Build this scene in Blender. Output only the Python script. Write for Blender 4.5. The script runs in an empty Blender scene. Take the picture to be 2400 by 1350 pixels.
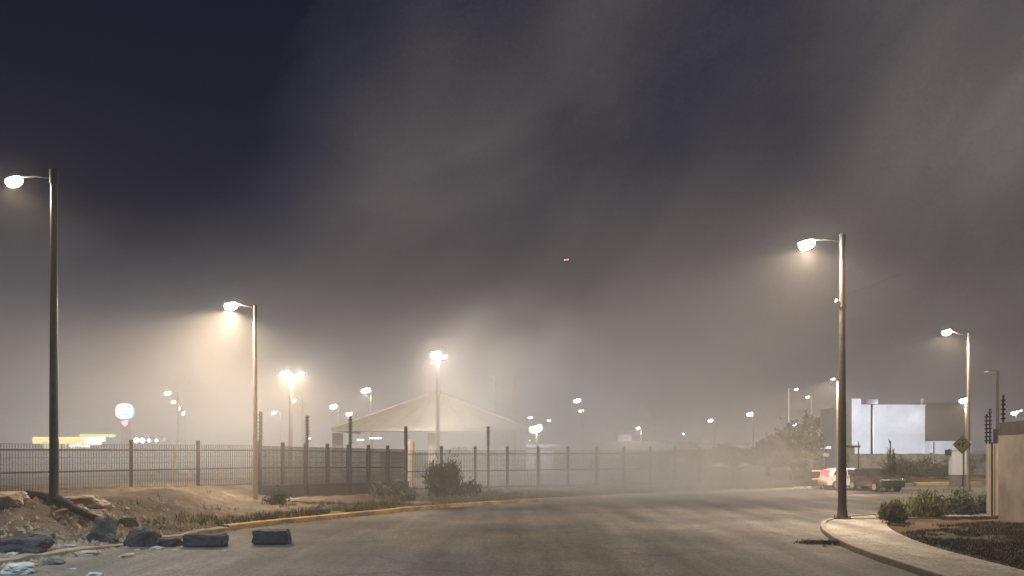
import bpy, bmesh, math, random
import numpy as np
from mathutils import Vector, Matrix, noise
from mathutils.geometry import tessellate_polygon
random.seed(7)
R = math.radians
sc = bpy.context.scene
COL = sc.collection
FPX, CX, HZ, CAMH = 1884.0, 1200.0, 1055.0, 2.6

def gx(px, Y): return (px - CX) / FPX * Y
def gz(py, Y): return CAMH - (py - HZ) / FPX * Y
def at(px, py, Y): return Vector((gx(px, Y), Y, gz(py, Y)))

# ---------------------------------------------------------------- materials
def new_mat(name):
    m = bpy.data.materials.new(name); m.use_nodes = True
    nt = m.node_tree; nt.nodes.clear()
    return m, nt, nt.nodes.new('ShaderNodeOutputMaterial')

def mat(name, c1, c2=None, scale=3.0, rough=0.85, bump=0.0, detail=6, metallic=0.0, contrast=(0.35, 0.65), spec=0.3, bscale=None):
    m, nt, out = new_mat(name)
    b = nt.nodes.new('ShaderNodeBsdfPrincipled')
    b.inputs['Roughness'].default_value = rough
    b.inputs['Metallic'].default_value = metallic
    b.inputs['Specular IOR Level'].default_value = spec
    nt.links.new(b.outputs[0], out.inputs[0])
    c2 = c2 or tuple(v * 0.7 for v in c1)
    tc = nt.nodes.new('ShaderNodeNewGeometry')
    n = nt.nodes.new('ShaderNodeTexNoise'); n.inputs['Scale'].default_value = scale
    n.inputs['Detail'].default_value = detail; n.inputs['Roughness'].default_value = 0.65
    nt.links.new(tc.outputs['Position'], n.inputs['Vector'])
    r = nt.nodes.new('ShaderNodeValToRGB')
    r.color_ramp.elements[0].position = contrast[0]; r.color_ramp.elements[1].position = contrast[1]
    r.color_ramp.elements[0].color = (*c2, 1); r.color_ramp.elements[1].color = (*c1, 1)
    nt.links.new(n.outputs[0], r.inputs[0]); nt.links.new(r.outputs[0], b.inputs['Base Color'])
    if bump:
        n2 = nt.nodes.new('ShaderNodeTexNoise'); n2.inputs['Scale'].default_value = bscale or scale * 4
        n2.inputs['Detail'].default_value = 8
        nt.links.new(tc.outputs['Position'], n2.inputs['Vector'])
        bp = nt.nodes.new('ShaderNodeBump'); bp.inputs['Strength'].default_value = bump; bp.inputs['Distance'].default_value = 0.05
        nt.links.new(n2.outputs[0], bp.inputs['Height']); nt.links.new(bp.outputs[0], b.inputs['Normal'])
    return m

def emis(name, col, strength, sample=False):
    m, nt, out = new_mat(name)
    e = nt.nodes.new('ShaderNodeEmission'); e.inputs[0].default_value = (*col, 1); e.inputs[1].default_value = strength
    nt.links.new(e.outputs[0], out.inputs[0])
    m.cycles.emission_sampling = 'FRONT' if sample else 'NONE'
    return m

def layered(name, stops, scale, scale2, rough=0.9, bump=0.4, bscale=18, w2=0.35):
    """ground like material: two noises mixed through a many-stop ramp"""
    m, nt, out = new_mat(name)
    b = nt.nodes.new('ShaderNodeBsdfPrincipled'); b.inputs['Roughness'].default_value = rough
    b.inputs['Specular IOR Level'].default_value = 0.2
    nt.links.new(b.outputs[0], out.inputs[0])
    g = nt.nodes.new('ShaderNodeNewGeometry')
    def nz(s, d=8):
        n = nt.nodes.new('ShaderNodeTexNoise'); n.inputs['Scale'].default_value = s; n.inputs['Detail'].default_value = d
        n.inputs['Roughness'].default_value = 0.6; nt.links.new(g.outputs['Position'], n.inputs['Vector']); return n
    a, c = nz(scale), nz(scale2)
    mx = nt.nodes.new('ShaderNodeMix'); mx.data_type = 'FLOAT'; mx.inputs[0].default_value = w2
    nt.links.new(a.outputs[0], mx.inputs[2]); nt.links.new(c.outputs[0], mx.inputs[3])
    r = nt.nodes.new('ShaderNodeValToRGB')
    els = r.color_ramp.elements
    while len(els) < len(stops): els.new(0.5)
    for e, (p, col) in zip(els, stops): e.position = p; e.color = (*col, 1)
    nt.links.new(mx.outputs[0], r.inputs[0]); nt.links.new(r.outputs[0], b.inputs['Base Color'])
    n3 = nz(bscale); bp = nt.nodes.new('ShaderNodeBump'); bp.inputs['Strength'].default_value = bump; bp.inputs['Distance'].default_value = 0.06
    nt.links.new(n3.outputs[0], bp.inputs['Height']); nt.links.new(bp.outputs[0], b.inputs['Normal'])
    return m

M = {}
M['dirt'] = layered('dirt', [(0.36, (0.045, 0.035, 0.027)), (0.47, (0.085, 0.064, 0.046)), (0.56, (0.13, 0.10, 0.073)), (0.66, (0.25, 0.21, 0.165))], 0.35, 4.0, bump=0.7)
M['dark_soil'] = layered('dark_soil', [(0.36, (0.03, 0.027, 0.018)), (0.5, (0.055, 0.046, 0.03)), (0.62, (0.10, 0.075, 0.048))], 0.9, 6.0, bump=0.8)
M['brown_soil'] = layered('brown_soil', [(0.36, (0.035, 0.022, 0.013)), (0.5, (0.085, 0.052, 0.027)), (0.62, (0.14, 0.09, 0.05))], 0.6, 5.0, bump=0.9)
M['asphalt'] = layered('asphalt', [(0.36, (0.053, 0.053, 0.054)), (0.46, (0.089, 0.083, 0.077)), (0.54, (0.132, 0.119, 0.103)), (0.64, (0.20, 0.176, 0.148))], 0.16, 5.0, rough=0.8, bump=0.25, bscale=40, w2=0.3)
M['concrete'] = mat('concrete', (0.34, 0.30, 0.25), (0.22, 0.19, 0.155), 1.3, bump=0.2, bscale=25)
M['kerb'] = mat('kerb_concrete', (0.33, 0.29, 0.23), (0.2, 0.17, 0.13), 2.5, bump=0.3)
M['yellow_kerb'] = mat('yellow_paint', (0.44, 0.285, 0.10), (0.20, 0.155, 0.10), 1.1, bump=0.5, detail=10, contrast=(.42,.56))
M['red_kerb'] = mat('red_paint', (0.32, 0.09, 0.07), (0.2, 0.08, 0.06), 2.5)
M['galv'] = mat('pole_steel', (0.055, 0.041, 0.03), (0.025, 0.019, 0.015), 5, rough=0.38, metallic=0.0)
M['pole_lit'] = mat('lit_pole_steel', (0.34, 0.27, 0.20), (0.24, 0.19, 0.14), 5, rough=0.6)  # paler copy of the pole steel, lamplight put into its colour
M['dark'] = mat('dark_steel', (0.03, 0.024, 0.022), (0.018, 0.015, 0.014), 8, rough=0.6)
M['wire'] = mat('fence_wire', (0.035, 0.028, 0.025), (0.02, 0.016, 0.015), 8, rough=0.6)
M['basewall'] = mat('base_wall_block', (0.085, 0.066, 0.06), (0.05, 0.04, 0.038), 1.5, bump=0.4)
M['stucco'] = mat('stucco', (0.17, 0.142, 0.118), (0.095, 0.078, 0.065), 0.9, bump=0.25, bscale=30)
M['stucco_pale'] = mat('pale_stucco', (0.30, 0.25, 0.18), (0.2, 0.165, 0.115), 1.2, bump=0.2)
M['coping'] = mat('dark_coping', (0.03, 0.026, 0.024), (0.016, 0.014, 0.014), 3, bump=0.4)
M['white'] = mat('white_render', (0.66, 0.68, 0.73), (0.53, 0.55, 0.60), 0.35, bump=.2)
M['brown'] = mat('brown_cladding', (0.15, 0.12, 0.10), (0.11, 0.09, 0.075), 0.4)
M['stone'] = layered('stone_wall', [(0.38, (0.22, 0.22, 0.21)), (0.5, (0.34, 0.34, 0.32)), (0.62, (0.48, 0.48, 0.46))], 0.7, 3.0, bump=0.8, bscale=3)
M['roof'] = mat('tan_roof', (0.30, 0.27, 0.225), (0.19, 0.17, 0.14), 0.4)
M['pave_col'] = mat('pale_column', (0.45, 0.39, 0.34), (0.34, 0.29, 0.25), 1.5)
M['lav'] = mat('lavender_wall', (0.55, 0.55, 0.62), (0.45, 0.45, 0.52), 0.8)
M['grass'] = mat('dry_grass', (0.17, 0.155, 0.075), (0.075, 0.075, 0.035), 1.5)
M['leaf'] = mat('leaf_olive', (0.20, 0.175, 0.075), (0.06, 0.055, 0.026), 2.5, contrast=(.4, .6))
M['leaf_dark'] = mat('leaf_dark', (0.075, 0.078, 0.042), (0.022, 0.025, 0.016), 2.0, contrast=(.4, .6))
M['leaf_grey'] = mat('leaf_grey', (0.14, 0.15, 0.10), (0.06, 0.066, 0.045), 1.2, contrast=(.4, .6))
M['leaf_pale'] = mat('leaf_pale', (0.26, 0.25, 0.16), (0.09, 0.09, 0.055), 0.9, contrast=(.42, .58))
M['bark'] = mat('bark', (0.12, 0.09, 0.065), (0.06, 0.045, 0.035), 6, bump=0.5)
M['rock_dark'] = mat('dark_rock', (0.055, 0.058, 0.068), (0.028, 0.03, 0.037), 3, bump=0.7)
M['rock_grey'] = mat('grey_rock', (0.14, 0.14, 0.13), (0.07, 0.07, 0.068), 4, bump=0.7)
M['rock_pale'] = mat('pale_rock', (0.5, 0.42, 0.33), (0.3, 0.23, 0.17), 4, bump=0.7)
M['stone_white'] = mat('white_stone', (0.46, 0.46, 0.45), (0.28, 0.28, 0.27), 6, bump=0.5)
M['block'] = mat('dark_block', (0.075, 0.08, 0.095), (0.04, 0.043, 0.052), 5, bump=0.6)
M['wood'] = mat('dark_timber', (0.028, 0.024, 0.026), (0.014, 0.012, 0.013), 6, bump=0.7)
M['car_white'] = mat('white_car_paint', (0.82, 0.83, 0.85), (0.8, 0.81, 0.83), 1, rough=0.25, spec=0.6)
M['car_dark'] = mat('dark_car_paint', (0.035, 0.028, 0.032), (0.028, 0.023, 0.026), 1, rough=0.2, spec=0.8)
M['glass'] = mat('dark_glass', (0.015, 0.016, 0.02), (0.012, 0.012, 0.015), 1, rough=0.08, spec=0.8)
M['tyre'] = mat('tyre', (0.02, 0.02, 0.02), (0.015, 0.015, 0.015), 5)
M['rim'] = mat('rim', (0.45, 0.46, 0.45), (0.35, 0.36, 0.35), 5, rough=0.4, metallic=0.3)
M['sign_yellow'] = mat('sign_yellow', (0.33, 0.27, 0.09), (0.24, 0.2, 0.075), 3)
M['black'] = mat('black_paint', (0.02, 0.018, 0.015), (0.015, 0.013, 0.012), 3)
M['grey_paint'] = mat('grey_paint', (0.2, 0.18, 0.17), (0.15, 0.135, 0.13), 2)
M['yellow_far'] = mat('faded_yellow', (0.60, 0.47, 0.2), (0.45, 0.36, 0.17), 1.5)
M['housing'] = mat('lamp_housing', (0.10, 0.085, 0.07), (0.07, 0.06, 0.05), 8, rough=0.5)
WARM = (1.0, 0.88, 0.72)
M['glow'] = emis('lamp_lens_warm', (1.0, 0.86, 0.70), 420, True)
M['glow_hot'] = emis('lamp_lens_hot', (1.0, 0.87, 0.72), 1300, True)
M['glow_far'] = emis('lamp_lens_far', (1.0, 0.95, 0.88), 30)
M['glow_dim'] = emis('lamp_lens_dim', (1.0, 0.93, 0.86), 4)
M['glow_cool'] = emis('lamp_lens_cool', (0.9, 0.96, 1.0), 45)
M['glow_off'] = emis('lamp_lens_off_glow', (0.8, 0.78, 0.76), 0.5)  # lens of an unlit lamp, its paleness painted in as weak emission
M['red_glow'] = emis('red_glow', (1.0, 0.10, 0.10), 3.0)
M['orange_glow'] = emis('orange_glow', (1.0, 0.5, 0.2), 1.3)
M['pink_glow'] = emis('pink_glow', (1.0, 0.45, 0.55), 3.0)

# ---------------------------------------------------------------- mesh helpers
def link_mesh(name, verts, faces, m, parent=None, smooth=False):
    me = bpy.data.meshes.new(name); me.from_pydata([tuple(v) for v in verts], [], faces); me.update()
    if smooth:
        for p in me.polygons: p.use_smooth = True
    me.materials.append(m)
    o = bpy.data.objects.new(name, me); COL.objects.link(o)
    if parent: o.parent = parent
    return o

class MB:
    def __init__(s): s.v = []; s.f = []
    def box(s, x0, x1, y0, y1, z0, z1, mtx=None):
        b = len(s.v)
        p = [Vector(q) for q in ((x0,y0,z0),(x1,y0,z0),(x1,y1,z0),(x0,y1,z0),(x0,y0,z1),(x1,y0,z1),(x1,y1,z1),(x0,y1,z1))]
        if mtx: p = [mtx @ q for q in p]
        s.v += p
        s.f += [tuple(b+i for i in q) for q in ((0,3,2,1),(4,5,6,7),(0,1,5,4),(1,2,6,5),(2,3,7,6),(3,0,4,7))]
        return s
    def tube(s, pts, radii, n=10, cap=True):
        pts = [Vector(p) for p in pts]
        if not hasattr(radii, '__len__'): radii = [radii]*len(pts)
        b = len(s.v); ref = None
        for i, p in enumerate(pts):
            d = (pts[min(i+1, len(pts)-1)] - pts[max(i-1, 0)])
            d = d.normalized() if d.length > 1e-9 else Vector((0,0,1))
            if ref is None: ref = Vector((1,0,0)) if abs(d.x) < 0.9 else Vector((0,1,0))
            u = (ref - d*ref.dot(d)).normalized(); w = d.cross(u); ref = u
            for k in range(n):
                a = 2*math.pi*k/n; s.v.append(p + (u*math.cos(a) + w*math.sin(a))*radii[i])
        for i in range(len(pts)-1):
            for k in range(n):
                a = b+i*n+k; c = b+i*n+(k+1) % n
                s.f.append((a, c, c+n, a+n))
        if cap:
            s.f.append(tuple(b+k for k in reversed(range(n))))
            s.f.append(tuple(b+(len(pts)-1)*n+k for k in range(n)))
        return s
    def prism(s, poly, y0, y1):          # polygon in x,z extruded along y
        b = len(s.v); n = len(poly)
        s.v += [Vector((x, y0, z)) for x, z in poly] + [Vector((x, y1, z)) for x, z in poly]
        s.f += [tuple(b+i for i in range(n)), tuple(b+n+i for i in reversed(range(n)))]
        for i in range(n): s.f.append((b+i, b+n+i, b+n+(i+1) % n, b+(i+1) % n))
        return s
    def build(s, name, m, parent=None, smooth=False, bevel=0.0):
        o = link_mesh(name, s.v, s.f, m, parent, False)
        if bevel or smooth:
            bm = bmesh.new(); bm.from_mesh(o.data)
            bmesh.ops.recalc_face_normals(bm, faces=bm.faces[:])
            if bevel: bmesh.ops.bevel(bm, geom=bm.edges[:], offset=bevel, segments=2, affect='EDGES', profile=0.6)
            bm.to_mesh(o.data); bm.free()
        if smooth:
            for p in o.data.polygons: p.use_smooth = True
            o.data.set_sharp_from_angle(angle=R(40))
        return o

def empty(name, loc, label, cat, group=None, rz=0.0):
    o = bpy.data.objects.new(name, None); COL.objects.link(o)
    o.location = loc; o.rotation_euler.z = rz; o.empty_display_size = 0.2
    tag(o, label, cat, group); return o
def tag(o, label=None, cat=None, group=None, kind=None):
    if label: o['label'] = label
    if cat: o['category'] = cat
    if group: o['group'] = group
    if kind: o['kind'] = kind
    return o
def struct(o): o['kind'] = 'structure'; return o

def fbm(x, y, s, seed=0.0, oct=4):
    return noise.fractal(Vector((x*s+seed, y*s-seed, seed*0.37)), 0.9, 2.0, oct)

# ---------------------------------------------------------------- layout curves
L = [(-13.2,-40),(-12.9,5),(-12.4,13),(-11.6,18.1),(-10.5,21.6),(-9.6,24.6),(-8.8,27.0),(-7.4,29.4),(-5.6,32.2),(-3.6,35.3),(0,39.2),(3.6,42.4),(7.4,45.6),(12.4,48.8),(17.8,51.9),(21.5,55.2),(26,58.0),(32,60.0),(60,63),(160,70)]
RK = [(8.5,-40),(8.45,12),(8.5,17),(8.75,20.8),(9.4,24.0),(10.2,26.6),(11.1,28.5),(12.4,30.1),(14.6,31.3),(18,32),(40,34),(160,45)]

def smooth_poly(P, n=5):
    out = []
    for i in range(len(P)-1):
        p0 = Vector(P[max(i-1,0)]); p1 = Vector(P[i]); p2 = Vector(P[i+1]); p3 = Vector(P[min(i+2,len(P)-1)])
        if (p2-p1).length > 15:
            out.append(p1); continue
        if (p1-p0).length > 10: p0 = p1-(p2-p1)
        if (p3-p2).length > 10: p3 = p2+(p2-p1)
        for k in range(n):
            t = k/n
            out.append(0.5*((2*p1)+(p2-p0)*t+(2*p0-5*p1+4*p2-p3)*t*t+(3*p1-p0-3*p2+p3)*t**3))
    out.append(Vector(P[-1])); return out
Ls = smooth_poly(L); Rs = smooth_poly(RK)

def sdist(P, X, Y):
    """signed distance to a polyline, positive on its left side"""
    best = np.full(X.shape, 1e9); sgn = np.ones(X.shape)
    for a, b in zip(P[:-1], P[1:]):
        dx, dy = b[0]-a[0], b[1]-a[1]; l2 = dx*dx+dy*dy
        t = np.clip(((X-a[0])*dx+(Y-a[1])*dy)/l2, 0, 1)
        ex, ey = X-(a[0]+t*dx), Y-(a[1]+t*dy); d = np.sqrt(ex*ex+ey*ey)
        cr = dx*(Y-a[1])-dy*(X-a[0])
        m = d < best-1e-9
        best = np.where(m, d, best); sgn = np.where(m, np.sign(cr), sgn)
    return best*sgn
def sst(x): x = np.clip(x, 0, 1); return x*x*(3-2*x)

def bumpmap(X, Y):
    r = np.zeros(X.shape)
    for s, a, ph in ((0.55, .5, 0), (1.1, .3, 2), (2.3, .2, 4), (4.1, .12, 1)):
        r += a*np.sin(X*s*1.3+ph+1.7*np.sin(Y*s*.7+ph))*np.cos(Y*s*1.1-ph*1.3+1.3*np.sin(X*s*.9))
    return r
def ground_z(X, Y):
    X = np.asarray(X, float); Y = np.asarray(Y, float)
    dl = sdist(Ls, X, Y); dr = -sdist(Rs, X, Y)
    bm_ = bumpmap(X, Y)
    mound = 0.68*sst((dl-0.4)/4.8)*sst((-X-10.6)/3.4)*(1-sst((Y-44)/16))
    left = 0.10+0.2*sst((dl-0.5)/6)+mound+bm_*(0.05+0.13*sst((dl-1)/3)*sst((-X-9.5)/2)*(1-sst((Y-28)/6)))*sst(dl/1.0)
    fine = .09*np.sin(X*5.1+2*np.sin(Y*3.3))*np.cos(Y*4.7+1.5*np.sin(X*2.9))+.05*np.sin(X*11.3+Y*7.1+3*np.sin(Y*5.9))*np.cos(Y*12.7-X*3.1)
    left = left+fine*sst((dl-.5)/1.0)*sst((-X-7.6)/1.2)*(1-.6*sst((Y-31)/5))*(1-sst((Y-40)/5))
    far = 1-sst((Y-60)/30)
    left = left*far+0.15*(1-far)
    right = -0.06+0.20*sst((dr-1.85)/0.35)+0.22*sst((dr-2.2)/4)+bm_*0.06*sst((dr-2)/1.5)
    z = np.where(dl > 0.12, left, -0.06)
    z = np.where(dr > 0.1, right, z)
    return z
def gh(x, y): return float(ground_z(np.array([x]), np.array([y]))[0])

# ---------------------------------------------------------------- ground, road, kerbs
def axis(lo, hi, step, far):
    a = list(np.arange(lo, hi, step)); g = step; v = hi
    while v < far: a.append(v); g *= 1.25; v += g
    b = []; g = step; v = lo-step
    while v > -far: b.append(v); g *= 1.25; v -= g
    return np.array(sorted(b)+a)
xs = axis(-26, 30, 0.22, 2500); ys = axis(12, 66, 0.22, 2500)
GX, GY = np.meshgrid(xs, ys); GZ = ground_z(GX, GY)
nx, ny = len(xs), len(ys)
verts = np.stack([GX.ravel(), GY.ravel(), GZ.ravel()], 1)
idx = np.arange(nx*ny).reshape(ny, nx)
faces = np.stack([idx[:-1,:-1].ravel(), idx[:-1,1:].ravel(), idx[1:,1:].ravel(), idx[1:,:-1].ravel()], 1)
me = bpy.data.meshes.new('ground'); me.vertices.add(len(verts)); me.vertices.foreach_set('co', verts.ravel())
me.loops.add(faces.size); me.loops.foreach_set('vertex_index', faces.ravel().astype(np.int32))
me.polygons.add(len(faces)); me.polygons.foreach_set('loop_start', np.arange(0, faces.size, 4, dtype=np.int32))
me.polygons.foreach_set('use_smooth', np.ones(len(faces), bool)); me.update(calc_edges=True); me.validate()
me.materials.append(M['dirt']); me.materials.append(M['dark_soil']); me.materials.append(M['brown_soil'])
fc = verts[faces].mean(axis=1)
thr = 24.6-0.25*(fc[:,0]-11)+np.array([1.1*fbm(a,b,.5,4) if (9<a<40 and 8<b<30) else 0 for a,b in zip(fc[:,0],fc[:,1])])  # near soil darker: dark grass ground, and the lamp pool's edge put into colour
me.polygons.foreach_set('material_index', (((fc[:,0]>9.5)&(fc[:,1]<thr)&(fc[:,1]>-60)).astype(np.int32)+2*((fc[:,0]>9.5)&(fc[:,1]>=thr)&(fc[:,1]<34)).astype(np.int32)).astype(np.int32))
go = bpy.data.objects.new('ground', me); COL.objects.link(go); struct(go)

def add_cracks(m, dark=.45):
    nt = m.node_tree; b = next(n for n in nt.nodes if n.type == 'BSDF_PRINCIPLED'); src = b.inputs['Base Color'].links[0].from_socket
    g = nt.nodes.new('ShaderNodeNewGeometry'); n = nt.nodes.new('ShaderNodeTexNoise'); n.inputs['Scale'].default_value = .9; n.inputs['Detail'].default_value = 5
    nt.links.new(g.outputs['Position'], n.inputs['Vector'])
    ad = nt.nodes.new('ShaderNodeVectorMath'); ad.operation = 'MULTIPLY_ADD'; ad.inputs[1].default_value = (1.6,1.6,0)
    nt.links.new(n.outputs['Color'], ad.inputs[0]); nt.links.new(g.outputs['Position'], ad.inputs[2])
    v = nt.nodes.new('ShaderNodeTexVoronoi'); v.feature = 'DISTANCE_TO_EDGE'; v.inputs['Scale'].default_value = .22; nt.links.new(ad.outputs[0], v.inputs['Vector'])
    r = nt.nodes.new('ShaderNodeMapRange'); r.inputs[1].default_value = .004; r.inputs[2].default_value = .014; r.inputs[3].default_value = .74; r.inputs[4].default_value = 1
    nt.links.new(v.outputs['Distance'], r.inputs[0])
    # tyre worn lanes and repair patches
    w = nt.nodes.new('ShaderNodeTexNoise'); w.inputs['Scale'].default_value = 1.0; w.inputs['Detail'].default_value = 4
    mp = nt.nodes.new('ShaderNodeMapping'); mp.inputs['Rotation'].default_value = (0,0,R(-35)); mp.inputs['Scale'].default_value = (.9,.07,1)
    nt.links.new(g.outputs['Position'], mp.inputs['Vector']); nt.links.new(mp.outputs[0], w.inputs['Vector'])
    r2 = nt.nodes.new('ShaderNodeMapRange'); r2.inputs[1].default_value = .35; r2.inputs[2].default_value = .65; r2.inputs[3].default_value = .68; r2.inputs[4].default_value = 1.3
    nt.links.new(w.outputs[0], r2.inputs[0])
    sp = nt.nodes.new('ShaderNodeTexNoise'); sp.inputs['Scale'].default_value = 14; sp.inputs['Detail'].default_value = 4; nt.links.new(g.outputs['Position'], sp.inputs['Vector'])
    r3 = nt.nodes.new('ShaderNodeMapRange'); r3.inputs[1].default_value = .35; r3.inputs[2].default_value = .65; r3.inputs[3].default_value = .65; r3.inputs[4].default_value = 1.35
    nt.links.new(sp.outputs[0], r3.inputs[0])
    k = None
    for q in (r, r2, r3):
        if k is None: k = q.outputs[0]; continue
        m_ = nt.nodes.new('ShaderNodeMath'); m_.operation = 'MULTIPLY'; nt.links.new(k, m_.inputs[0]); nt.links.new(q.outputs[0], m_.inputs[1]); k = m_.outputs[0]
    sc_ = nt.nodes.new('ShaderNodeVectorMath'); sc_.operation = 'SCALE'; nt.links.new(src, sc_.inputs[0]); nt.links.new(k, sc_.inputs['Scale'])
    nt.links.new(sc_.outputs[0], b.inputs['Base Color'])
add_cracks(M['asphalt']); add_cracks(M['concrete'])
poly = [Vector((p[0], p[1], 0)) for p in Ls] + [Vector((p[0], p[1], 0)) for p in reversed(Rs)]
tris = tessellate_polygon([poly])
struct(link_mesh('road', poly, [tuple(t) for t in tris], M['asphalt']))

def offset(P, d):
    out = []
    for i, p in enumerate(P):
        a = P[max(i-1,0)]; b = P[min(i+1,len(P)-1)]; t = (b-a).normalized()
        out.append(p + Vector((-t.y, t.x))*d)
    return out
def strip(P, d0, d1, z0, z1, ragged=0.0):
    """solid strip alongside a polyline"""
    A = offset(P, d0); B = offset(P, d1); v = []; f = []
    for i, (a, b) in enumerate(zip(A, B)):
        jz = fbm(a.x, a.y, 1.3, 3)*ragged; jb = fbm(a.x, a.y, 2.1, 9)*ragged
        v += [(a.x+jb,a.y,z0),(a.x+jb,a.y,z1-0.02+jz),(a.x*.9+b.x*.1+jb,a.y*.9+b.y*.1,z1+jz),(b.x,b.y,z1+jz),(b.x,b.y,z0)]
    n = 5
    for i in range(len(P)-1):
        for k in range(4):
            a = i*n+k; f.append((a, a+1, a+n+1, a+n))
    return v, f
def dense(P, step):
    out = []
    for a, b in zip(P[:-1], P[1:]):
        n = max(1, int((b-a).length/step))
        out += [a.lerp(b, k/n) for k in range(n)]
    out.append(P[-1]); return out
i0 = min(range(len(Ls)), key=lambda i: (Ls[i]-Vector((-9.2,26.0))).length)
i1 = min(range(len(Ls)), key=lambda i: (Ls[i]-Vector((1.5,40.4))).length)
v, f = strip(dense(Ls[:i0+1][-28:], 0.25), 0.0, 0.34, -0.1, 0.10, 0.06)
tag(link_mesh('kerb', v, f, M['kerb']), kind='structure')
v, f = strip(dense(Ls[i0:i1+1], 0.25), 0.0, 0.32, -0.1, 0.16, 0.015)
tag(link_mesh('kerb', v, f, M['yellow_kerb']), kind='structure')
v, f = strip(dense(Ls[i1:], 0.5), 0.0, 0.3, -0.1, 0.15, 0.01)
tag(link_mesh('kerb', v, f, M['kerb']), kind='structure')
Rd = dense(Rs[:-1], 0.4)
v, f = strip([p for p in Rd], 0.0, -0.16, -0.1, 0.15, 0.012)
tag(link_mesh('kerb', v, f, M['kerb']), kind='structure')
v, f = strip([p for p in Rd], -0.163, -2.05, -0.1, 0.13, 0.0)
tag(link_mesh('sidewalk', v, f, M['concrete']), kind='structure')
# painted kerb lengths of the far side
for (x0, x1, mm, lab) in ((25.2, 27.6, 'red_kerb', 1), (29.0, 35.0, 'yellow_far', 2)):
    seg = [p for p in dense(Ls, 0.5) if x0 <= p.x <= x1]
    v, f = strip(seg, -0.35, 0.32, -0.1, 0.22, 0.0)
    tag(link_mesh('kerb', v, f, M[mm]), kind='structure')

# ---------------------------------------------------------------- street lamps
def light(name, kind, loc, power, color, parent=None, radius=0.15, spot=None, rot=None):
    ld = bpy.data.lights.new(name, kind); ld.energy = power; ld.color = color
    if kind != 'AREA': ld.shadow_soft_size = radius
    else: ld.size = radius
    if spot: ld.spot_size = R(spot); ld.spot_blend = 0.35
    o = bpy.data.objects.new(name, ld); COL.objects.link(o); o.location = loc
    if rot: o.rotation_euler = rot
    if parent: o.parent = parent
    return o

def street_lamp(px_base, base_y, top_y, Y, heads, label, z0=None, r0=0.15, r1=0.08, group=None, hs=1.0, pmat='galv',
                power=0, glow='glow', tall_cap=0.0, detail=False, lcol=(1.0,0.80,0.58), tiltY=0.0, stem=True, spot=None):
    """heads: list of pixel (x, y) of the lamp lenses"""
    X = gx(px_base, Y); zb = gh(X, Y)-0.03 if z0 is None else z0
    zt = gz(top_y, Y)
    e = empty('street_lamp', (X, Y, zb), label, 'street lamp', group)
    H = zt-zb
    if stem:
        mb = MB(); mb.tube([(0,0,0.0),(0,0,H*0.5),(0,0,H)], [r0,(r0+r1)/2,r1], 12 if detail else 8)
        mb.build('pole', M[pmat], e, smooth=True)
    if detail:
        mb = MB(); mb.box(-.26,.26,-.26,.26,0.0,0.035)
        mb.tube([(0,0,0.03),(0,0,0.10),(0,0,0.36)], [0.24,0.19,r0*1.05], 14)
        mb.build('base_plate', M[pmat], e, smooth=True)
        for sx in (-1,1):
            for sy in (-1,1): MB().tube([(sx*.2,sy*.2,0.03),(sx*.2,sy*.2,0.1)], 0.02, 6).build('anchor_bolt', M['dark'], e)
    hs0 = hs
    for hd_ in heads:
        hx, hy = hd_[:2]; hs = hs0*(hd_[2] if len(hd_) > 2 else 1)
        hp = Vector((gx(hx, Y)-X, tiltY, gz(hy, Y)-zb))
        sgn = -1 if hp.x < 0 else 1
        ln = 0.30*hs
        if stem:
            mb = MB(); az = min(H-0.05, hp.z+0.12)
            mb.tube([(0,0,az-0.05),(hp.x*0.45,tiltY*.45,az+0.03),(hp.x-sgn*ln*0.6,tiltY,hp.z+0.13*hs)], 0.035 if detail else 0.04, 8)
            mb.build('arm', M['dark'] if detail else M[pmat], e, smooth=True)
            if detail:
                mb = MB(); mb.tube([(0,0,az-0.22),(0,0,az+0.22)], r1+0.03, 12); mb.build('arm_clamp', M['dark'], e, smooth=True)
        # housing: flattened shell
        hb = bmesh.new(); bmesh.ops.create_uvsphere(hb, u_segments=16, v_segments=8, radius=1)
        for vv in hb.verts:
            vv.co.z = max(vv.co.z, -0.15)
            vv.co = Vector((vv.co.x*ln*1.1, vv.co.y*0.17*hs, vv.co.z*0.08*hs+0.10*hs))
        hm = bpy.data.meshes.new('lamp_head'); hb.to_mesh(hm); hb.free(); hm.materials.append(M['housing'])
        for p in hm.polygons: p.use_smooth = True
        ho = bpy.data.objects.new('lamp_head', hm); COL.objects.link(ho); ho.parent = e; ho.location = hp
        ho.rotation_euler.y = R(-14)
        lb = bmesh.new(); bmesh.ops.create_uvsphere(lb, u_segments=16, v_segments=8, radius=1)
        for vv in lb.verts: vv.co = Vector((vv.co.x*ln*0.98, vv.co.y*0.19*hs, vv.co.z*0.18*hs-0.03*hs))
        lm = bpy.data.meshes.new('lens'); lb.to_mesh(lm); lb.free(); lm.materials.append(M[glow])
        for p in lm.polygons: p.use_smooth = True
        lo = bpy.data.objects.new('lens', lm); COL.objects.link(lo); lo.parent = ho
        if power and len(hd_) < 3:
            light('lamp_bulb', 'SPOT', hp+Vector((0,0,-0.24*hs)), power, lcol, e, 0.10, spot or 168, (0, R(sgn*(-6)), 0))
    return e

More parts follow.
